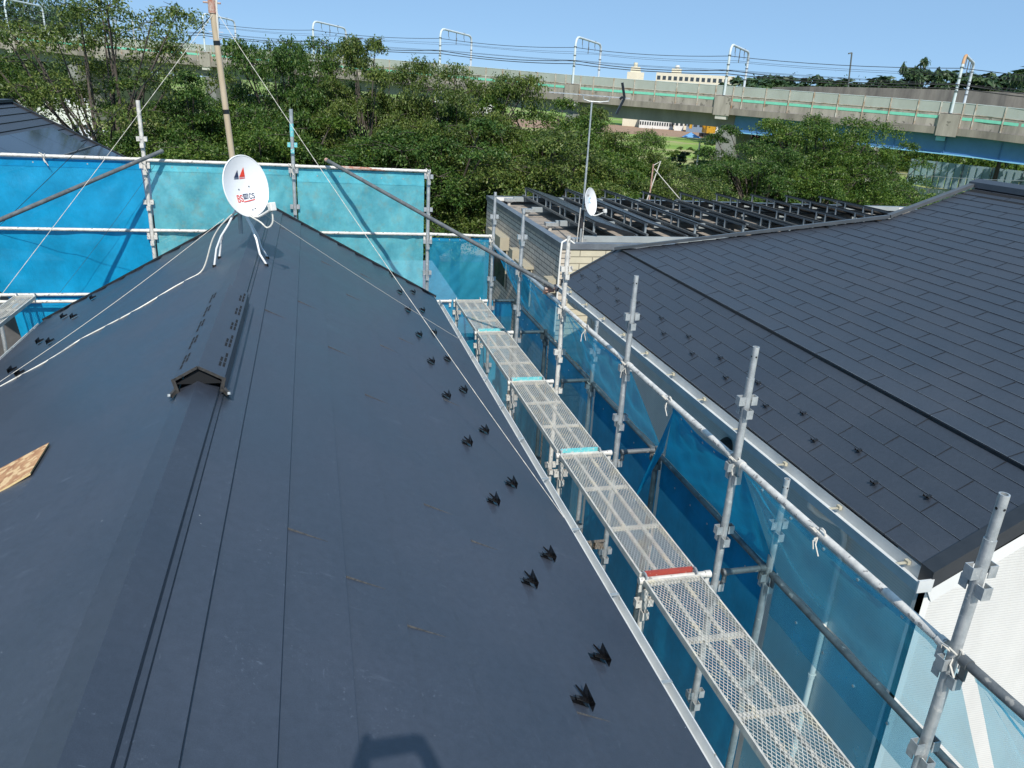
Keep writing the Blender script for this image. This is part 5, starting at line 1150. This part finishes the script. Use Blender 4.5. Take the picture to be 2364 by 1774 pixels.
# ================================================================ FAR BUILDINGS, PYLON, POLES
def block(name, label, px0, px1, dist, z0, z1, m, depth=14, rows=0, cols=0, cat='building', roof=None):
    x0, y0 = polar(px0, dist); x1, y1 = polar(px1, dist); d = Vector((x1-x0, y1-y0, 0)); Ln = d.length; d.normalize(); n = Vector((-d.y, d.x, 0)); o = Vector((x0, y0, 0))
    T = thing(name, label, cat, ((x0+x1)/2, (y0+y1)/2, z0))
    q = lambda a, b, z: o+d*a+n*b+Vector((0, 0, z))
    g = G(); g.hexa([q(0, 0, z0), q(Ln, 0, z0), q(Ln, depth, z0), q(0, depth, z0), q(0, 0, z1), q(Ln, 0, z1), q(Ln, depth, z1), q(0, depth, z1)]); g.build('wall', m, T)
    if rows:
        for r in range(rows):
            for c in range(cols):
                a = Ln*(c+.2)/cols; b = Ln*(c+.8)/cols; zz = z1-(z1-z0)*(r+.62)/rows if rows > 1 else z1-(z1-z0)*.62; hh = min(1.3, (z1-z0)/rows*.4)
                g = G(); g.hexa([q(a, -.06, zz), q(b, -.06, zz), q(b, .1, zz), q(a, .1, zz), q(a, -.06, zz+hh), q(b, -.06, zz+hh), q(b, .1, zz+hh), q(a, .1, zz+hh)]); g.build('window', M_glass, T)
    if roof:
        g = G(); g.hexa([q(-.5, -.5, z1+.01), q(Ln+.5, -.5, z1+.01), q(Ln+.5, depth+.5, z1+.01), q(-.5, depth+.5, z1+.01), q(1, depth*.45, z1+roof[0]), q(Ln-1, depth*.45, z1+roof[0]), q(Ln-1, depth*.55, z1+roof[0]), q(1, depth*.55, z1+roof[0])]); g.build('roof', roof[1], T)
    return T, q, Ln
T, q, Ln = block('cream_building', 'long cream building with a row of windows on the horizon', 1450, 1618, 300, GZ, 9.7, M_cream, 16, 5, 14)
g = G(); a = Ln*.19; g.hexa([q(a, 2, 9.71), q(a+3.4, 2, 9.71), q(a+3.4, 8, 9.71), q(a, 8, 9.71), q(a, 2, 11.3), q(a+3.4, 2, 11.3), q(a+3.4, 8, 11.3), q(a, 8, 11.3)]); g.build('penthouse', M_cream, T)
g = G(); g.tube(q(a+1.8, 5, 11.3), q(a+1.8, 5, 12.6), .7, 14); g.tube(q(a+1.8, 5, 11.9), q(a+1.8, 5, 12.1), 1.0, 14); g.build('water_tank', M_wht, T)
T, q, Ln = block('cream_building', 'short cream building with a rooftop tank left of the long one', 1388, 1424, 300, GZ, 9.4, M_cream, 12)
g = G(); g.hexa([q(1, 1, 9.41), q(Ln-1.2, 1, 9.41), q(Ln-1.2, 8, 9.41), q(1, 8, 9.41), q(1.2, 1, 11.2), q(Ln-1.6, 1, 11.2), q(Ln-1.6, 8, 11.2), q(1.2, 8, 11.2)]); g.tube(q(Ln*.45, 4, 11.2), q(Ln*.45, 4, 12.7), .75, 14); g.build('penthouse', M_cream, T)
block('white_building', 'long white building with many small windows under the viaduct', 1425, 1500, 290, GZ, -3.3, M_wht, 12, 2, 14)
block('white_building', 'small pale house beside the construction yard', 1502, 1522, 285, GZ, -4.6, M_wht, 9, 1, 2, roof=(1.6, M_roof2))
block('blue_building', 'blue grey workshop with an open front under the viaduct', 1528, 1580, 280, GZ, -4.3, mat('steel_blue_wall', (.20, .27, .36)), 12, 1, 4)
block('white_building', 'long white roofed warehouse under the viaduct near the dark pier', 1585, 1650, 270, GZ, -5.0, M_wht, 16, 1, 6)
block('white_building', 'white shed behind the left trees', 60, 220, 95, GZ, -3.4, M_wht, 12, 1, 6); block('white_building', 'white low hall glimpsed between the left tree trunks', 130, 345, 62, GZ, -4.6, M_wht, 10, 1, 8)
block('white_building', 'pale hall glimpsed behind the dark middle tree', 955, 1110, 170, GZ, -2.6, M_wht, 14, 1, 8); block('grey_building', 'grey block behind the leaves left of the mast', 520, 660, 150, GZ, -3.0, M_grey, 12, 1, 7)
block('white_container', 'white wall beyond the small tree gap', 1530, 1590, 62, GZ, -7.2, M_wht, 3)
block('orange_roof_house', 'house with a bright orange roof on the horizon', 1798, 1826, 205, GZ, 3.4, M_wht, 8, roof=(2.2, M_orange))
block('brick_house', 'small brick house with a dark roof at the right edge', 2336, 2400, 62, GZ, -6.3, M_brick, 6, 1, 2, roof=(1.3, M_trim))
# fences
def fence(label, pts, z0, z1, m, pitch=.8, name='metal_fence'):
    T = thing(name, label, 'fence', (pts[0][0], pts[0][1], z0))
    for i in range(len(pts)-1):
        a = Vector((*pts[i], 0)); b = Vector((*pts[i+1], 0)); d = (b-a).normalized(); n = Vector((-d.y, d.x, 0)); Ln = (b-a).length; k = int(Ln/pitch); g = G(); s = G()
        for j in range(k):
            p0 = a+d*(j*pitch); p1 = a+d*((j+.72)*pitch); p2 = a+d*((j+1)*pitch); o = -n*.10 if True else n
            for (u, v, w) in ((p0, p1, 0), (p1, p2, 1)):
                w_ = n*(.12*w); g.hexa([u+w_+Vector((0, 0, z0)), v+w_+Vector((0, 0, z0)), v+w_+n*.03+Vector((0, 0, z0)), u+w_+n*.03+Vector((0, 0, z0)), u+w_+Vector((0, 0, z1)), v+w_+Vector((0, 0, z1)), v+w_+n*.03+Vector((0, 0, z1)), u+w_+n*.03+Vector((0, 0, z1))])
            if j % 4 == 0: s.beam(p0-n*.05+Vector((0, 0, z0)), p0-n*.05+Vector((0, 0, z1+.02)), .07, .07)
        g.build('sheet_panel', m, T); s.build('fence_post', M_galvd, T)
fence('grey corrugated sheet fence below the blue girder', [polar(2040, 92), polar(2192, 84)], GZ, -6.6, M_fence)
fence('pale blue end of the corrugated fence right of the grey part', [polar(2194, 84), polar(2250, 80)], GZ, -6.7, M_fenceb)
fence('long light blue sheet fence farther back under the girder', [polar(2030, 128), polar(2330, 118)], GZ, -5.6, M_fenceb, 1.0)
g = G(); x, y = polar(2250, 77); x1, y1 = polar(2305, 76); g.beam((x, y, GZ+.9), (x1, y1, GZ+.9), .3, 2.3); tag(g.build('painted_wall', mat('scribbled_wall', (.62, .60, .55), (.55, .53, .49), scale=.5, spots=((.07, .07, .09), 1.3, .60))), 'pale low wall covered in dark scribbled paint', 'wall')
def pole(name, label, px, dist, z1, r, m, px1=None):
    x, y = polar(px, dist); T = thing(name, label, 'pole', (x, y, GZ)); g = G(); g.tube((x, y, GZ), (x, y, z1), r*1.15, 12, r*.85); g.build('pole_shaft', m, T, smooth=True); return T, Vector((x, y, 0))
T, P0 = pole('utility_pole', 'weathered utility pole crowded with wires at the right edge', 2345, 46, -1.2, .19, mat('old_pole', (.20, .17, .15), (.13, .11, .10), scale=3))
g = G()
for i, (z, l) in enumerate(((-2.4, 1.2), (-2.9, .7), (-3.5, .9), (-4.2, .6))):
    g.beam(P0+Vector((-l*.9, .3, z)), P0+Vector((l*.6, -.2, z)), .07, .07)
    for k in (-.8, -.5, .3): g.tube(P0+Vector((l*k, 0, z)), P0+Vector((l*k, 0, z+.18)), .045, 8)
g.build('cross_arm', M_galv, T)
g = G(); r = random.Random(4)
for k in range(12):
    z = r.uniform(-4.6, -2.0); g.path([P0+Vector((.2*math.cos(a+k), .2*math.sin(a+k), z+.05*a)) for a in [.6*j for j in range(7)]], .018, 5)
g.tube(P0+Vector((-.28, 0, -3.3)), P0+Vector((-.28, 0, -2.7)), .13, 10); g.build('cable_bundle', M_galvd, T)
g = G(); g.tube(P0+Vector((-.1, -.1, -2.7)), P0+Vector((-2.3, -1.0, -7.2)), .055, 8); g.build('guy_guard', M_fenceb, T)
def cable(a, b, sag, r, label, m=M_ropeb): tag(G().path(sagline(a, b, sag, 16), r, 5).build('overhead_cable', m), label, 'cable')
x, y = polar(1700, 60); cable(P0+Vector((0, 0, -2.9)), (x, y, -5.2), .5, .02, 'dark cable slanting across the blue girder to the pole'); x, y = polar(1830, 52); cable(P0+Vector((0, 0, -2.5)), (x, y, -2.9), .25, .014, 'thin pale cable crossing in front of the blue girder', M_galv); cable(P0+Vector((0, 0, -4.0)), (x, y, -6.3), .4, .02, 'lower dark cable sagging over the fences')
x, y = polar(1500, 47); cable(P0+Vector((0, 0, -4.4)), (x, y, -6.4), .6, .02, 'cable passing in front of the big lone tree')
pole('signal_pole', 'thin bare pole standing before the light blue fence', 2278, 70, -4.4, .07, M_concw); pole('signal_pole', 'thin pale pole in the green field gap', 1562, 110, -4.7, .12, M_concw)
T, P1 = pole('bare_mast', 'thin brown mast with a looping white cord before the field gap', 1466, 27, -1.95, .03, M_rust); g = G(); g.path([P1+Vector(v) for v in ((0, 0, -2.0), (.25, 0, -1.85), (.1, 0, -2.4), (-.1, 0, -3.2), (-.38, 0, -4.0), (-.35, 0, -4.8), (-.1, 0, -5.6), (0, 0, -6.2))], .02, 6); g.path(sagline(P1+Vector((.05, 0, -2.1)), P1+Vector((2.9, -1.5, -5.0)), .05), .014, 5); g.build('white_cord', M_rope, T, smooth=True)
# pylons
def pylon(px, dist, top, label, m, w=5.0, segs=9):
    x, y = polar(px, dist); T = thing('steel_pylon', label, 'pylon', (x, y, GZ)); g = G(); H_ = top-GZ
    c = lambda t, sx, sy: Vector((x+sx*w*(1-t*.85)/2, y+sy*w*(1-t*.85)/2, GZ+H_*t))
    for sx in (-1, 1):
        for sy in (-1, 1): g.beam(c(0, sx, sy), c(1, sx, sy), .3, .3)
    for i in range(segs):
        a, b = i/segs, (i+1)/segs
        for (s0, s1) in (((-1, -1), (1, -1)), ((1, -1), (1, 1)), ((1, 1), (-1, 1)), ((-1, 1), (-1, -1))):
            g.beam(c(a, *s0), c(b, *s1), .18, .18); g.beam(c(a, *s1), c(b, *s0), .18, .18); g.beam(c(b, *s0), c(b, *s1), .18, .18)
    g.build('lattice', m, T)
    g = G()
    for t in (.72, .84, .96): g.beam((x-6, y, GZ+H_*t), (x+6, y, GZ+H_*t), .35, .35)
    g.build('cross_arm', m, T)
pylon(132, 330, 46, 'tall grey steel lattice pylon behind the wooded hill', M_galv, 12, 14); pylon(296, 700, 35, 'faint distant pylon behind the sparse tree', M_galv, 12); 
pylon(511, 800, 38, 'small red and white tower just right of the tan mast', mat('tower_red', (.6, .12, .10), (.7, .68, .66), scale=.08), 10)
# crane boom, excavator, small yard things
x, y = polar(1872, 190); C_ = thing('crane', 'thin crane boom leaning on the horizon at the right', 'crane', (x, y, GZ)); g = G(); g.beam((x, y, GZ+1), (x-2.0, y, 11.8), .22, .22); g.beam((x-2.0, y, 11.8), (x-2.8, y, 11.6), .25, .25); g.build('boom', M_galvd, C_); g = G(); g.box(x-1.5, y-2, GZ, x+2.5, y+2, GZ+2.5); g.build('crane_body', M_galvd, C_)
x, y = polar(1576, 245); E_ = thing('excavator', 'small yellow excavator in the construction yard', 'excavator', (x, y, GZ)); g = G(); g.box(x-1.2, y-1.5, GZ+1.2, x+1.6, y+1.5, GZ+3.6); g.build('cab', M_yel, E_); g = G(); g.path([(x-1, y, GZ+2.5), (x-3.4, y, GZ+5.6), (x-5.4, y, GZ+4.6), (x-5.8, y, GZ+2.2)], .45, 6); g.build('arm', M_yel, E_); g = G(); g.box(x-1.8, y-1.8, GZ, x+2.2, y-.9, GZ+1.1); g.box(x-1.8, y+.9, GZ, x+2.2, y+1.8, GZ+1.1); g.build('track', M_trim, E_)
x, y = polar(1540, 235); g = G(); g.add([(x-2, y, GZ), (x+3, y-1, GZ), (x+2.5, y+2, GZ), (x-1.5, y+2.5, GZ), (x+.4, y+.8, GZ+1.4)], [(0, 1, 4), (1, 2, 4), (2, 3, 4), (3, 0, 4), (3, 2, 1, 0)]); tag(g.build('covered_heap', mat('tarp_blue', (.12, .32, .62))), 'heap under a blue sheet in the construction yard', 'heap')
x, y = 9.1, 29.3; g = G(); me_ = []
for j in range(6):
    for k in range(16): a = 2*math.pi*k/16; rr = 1.15*math.cos(j/6*math.pi/2)*(1+.07*math.sin(a*5)); me_.append((x+rr*math.cos(a), y+rr*math.sin(a), -5.6+.75*math.sin(j/6*math.pi/2)))
g.add(me_, [(j*16+k, j*16+(k+1) % 16, (j+1)*16+(k+1) % 16, (j+1)*16+k) for j in range(5) for k in range(16)]); PC = thing('parasol', 'magenta cloth parasol showing beneath the trees', 'parasol', (x, y, GZ)); g.build('canopy', M_magenta, PC, smooth=True); g = G(); g.tube((x, y, GZ), (x, y, -5.0), .03, 8); g.build('pole', M_galv, PC)
def car(label, x, y, rz, m):
    T = thing('parked_car', label, 'car', (x, y, GZ+.02), 'cars parked behind the trees', rz)
    g = G(); P = [(-2.1, .35), (-2.15, .8), (-1.9, 1.0), (-1.25, 1.08), (-.7, 1.5), (.9, 1.52), (1.5, 1.1), (2.1, 1.0), (2.15, .4)]; n = len(P)
    for sy in (-.85, .85): g.v += [(a, sy*(.86 if b > 1.2 else 1), b) for a, b in P]
    g.f += [tuple(reversed(range(n))), tuple(range(n, 2*n))]+[(i, (i+1) % n, n+(i+1) % n, n+i) for i in range(n)]; g.build('body', m, T, world=False, bevel=.05)
    for sx in (-1.35, 1.35):
        for sy in (-.82, .82): w = G(); w.tube((sx, sy-.1, .32), (sx, sy+.1, .32), .32, 16); w.build('wheel', M_trim, T, world=False)
    w = G(); w.box(-.62, -.76, 1.12, .95, .76, 1.42); w.build('window', M_glass, T, world=False)
car('white car parked behind the trees right of the teal topped post', 4.6, 42, .2, M_white); car('silver car parked behind the trees left of the dish', -3.5, 44, -.1, M_galv)
# ================================================================ PHOTOGRAPHER (behind the phone; throws the shadow on the roof)
def person():
    T = thing('person', 'person in a grey shirt standing on the roof and holding up a phone', 'person', (.0, -.42, -1.85))
    J = {'pel': (.02, -.50, -.98), 'sp1': (.02, -.50, -.78), 'ch': (.02, -.49, -.52), 'nk': (.02, -.47, -.38), 'hd': (.02, -.45, -.28), 'ht': (.02, -.45, -.12),
         'ls': (-.17, -.48, -.45), 'le': (-.27, -.28, -.36), 'lw': (-.115, -.10, -.09), 'rs': (.21, -.48, -.45), 're': (.29, -.28, -.34), 'rw': (.135, -.10, -.10),
         'lh': (-.09, -.50, -1.02), 'lk': (-.14, -.44, -1.42), 'la': (-.16, -.52, -1.74), 'lt': (-.16, -.34, -1.76), 'rh': (.13, -.50, -1.02), 'rk': (.19, -.44, -1.45), 'ra': (.21, -.52, -1.92), 'rt': (.21, -.34, -1.95)}
    Rr = {'pel': .14, 'sp1': .125, 'ch': .14, 'nk': .055, 'hd': .085, 'ht': .07, 'ls': .06, 'le': .042, 'lw': .028, 'rs': .06, 're': .042, 'rw': .028, 'lh': .09, 'lk': .06, 'la': .042, 'lt': .035, 'rh': .09, 'rk': .06, 'ra': .042, 'rt': .035}
    Ed = [('pel', 'sp1'), ('sp1', 'ch'), ('ch', 'nk'), ('nk', 'hd'), ('hd', 'ht'), ('ch', 'ls'), ('ls', 'le'), ('le', 'lw'), ('ch', 'rs'), ('rs', 're'), ('re', 'rw'), ('pel', 'lh'), ('lh', 'lk'), ('lk', 'la'), ('la', 'lt'), ('pel', 'rh'), ('rh', 'rk'), ('rk', 'ra'), ('ra', 'rt')]
    K = list(J); vs = [Vector(J[k]) for k in K]; rs = [Rr[k] for k in K]; ed = [(K.index(a), K.index(b)) for a, b in Ed]
    for w, sx in (('lw', 1), ('rw', -1)):   # palms with four fingers and a thumb closing on the phone
        W_ = Vector(J[w]); px_ = -.078 if sx > 0 else .083; palm = Vector((px_-sx*.018, -.045, .0 if sx > 0 else -.035)); i = len(vs); vs.append(palm); rs.append(.030 if sx > 0 else .026); ed.append((K.index(w), i))
        for k in range(4):
            b = palm+Vector((0, .022, .026-.016*k)); c = b+Vector((sx*.004, .022, .004)); e = c+Vector((sx*(.022+.004*(k == 1)), .006, 0)); j = len(vs)
            vs.extend([b, c, e]); rs.extend([.0095, .0085, .0075]); ed.extend([(i, j), (j, j+1), (j+1, j+2)])
        j = len(vs); vs.extend([palm+Vector((sx*.012, -.012, .012)), palm+Vector((sx*.034, -.006, .022))]); rs.extend([.011, .009]); ed.extend([(i, j), (j, j+1)])
    me = bpy.data.meshes.new('body'); off = Vector(T.location); me.from_pydata([tuple(v-off) for v in vs], ed, []); o = bpy.data.objects.new('body', me); COL.objects.link(o); o.parent = T
    sk = o.modifiers.new('skin', 'SKIN'); sd_ = me.skin_vertices[0].data
    for i, r in enumerate(rs): sd_[i].radius = (r, r); sd_[i].use_root = (i == 0)
    sb = o.modifiers.new('sub', 'SUBSURF'); sb.levels = 1; sb.render_levels = 2; me.materials.append(M_shirt)
    h = G(); c = Vector((.02, -.46, -.19))
    N = 16
    for j in range(9):
        for k in range(N): a = 2*math.pi*k/N; b = math.pi*.62*j/8; h.v.append(tuple(c+Vector((.088*math.sin(b)*math.cos(a), .1*math.sin(b)*math.sin(a)-.01, .115*math.cos(b)))))
    for j in range(8):
        for k in range(N): h.f.append((j*N+k, j*N+(k+1) % N, (j+1)*N+(k+1) % N, (j+1)*N+k))
    h.build('hair', M_black, T, smooth=True)
person()
g = G(); g.box(-.072, -.014, -.054, .078, -.005, .022); PH = tag(g.build('phone', M_black, bevel=.003), 'black phone held up sideways by the person on the roof', 'phone')
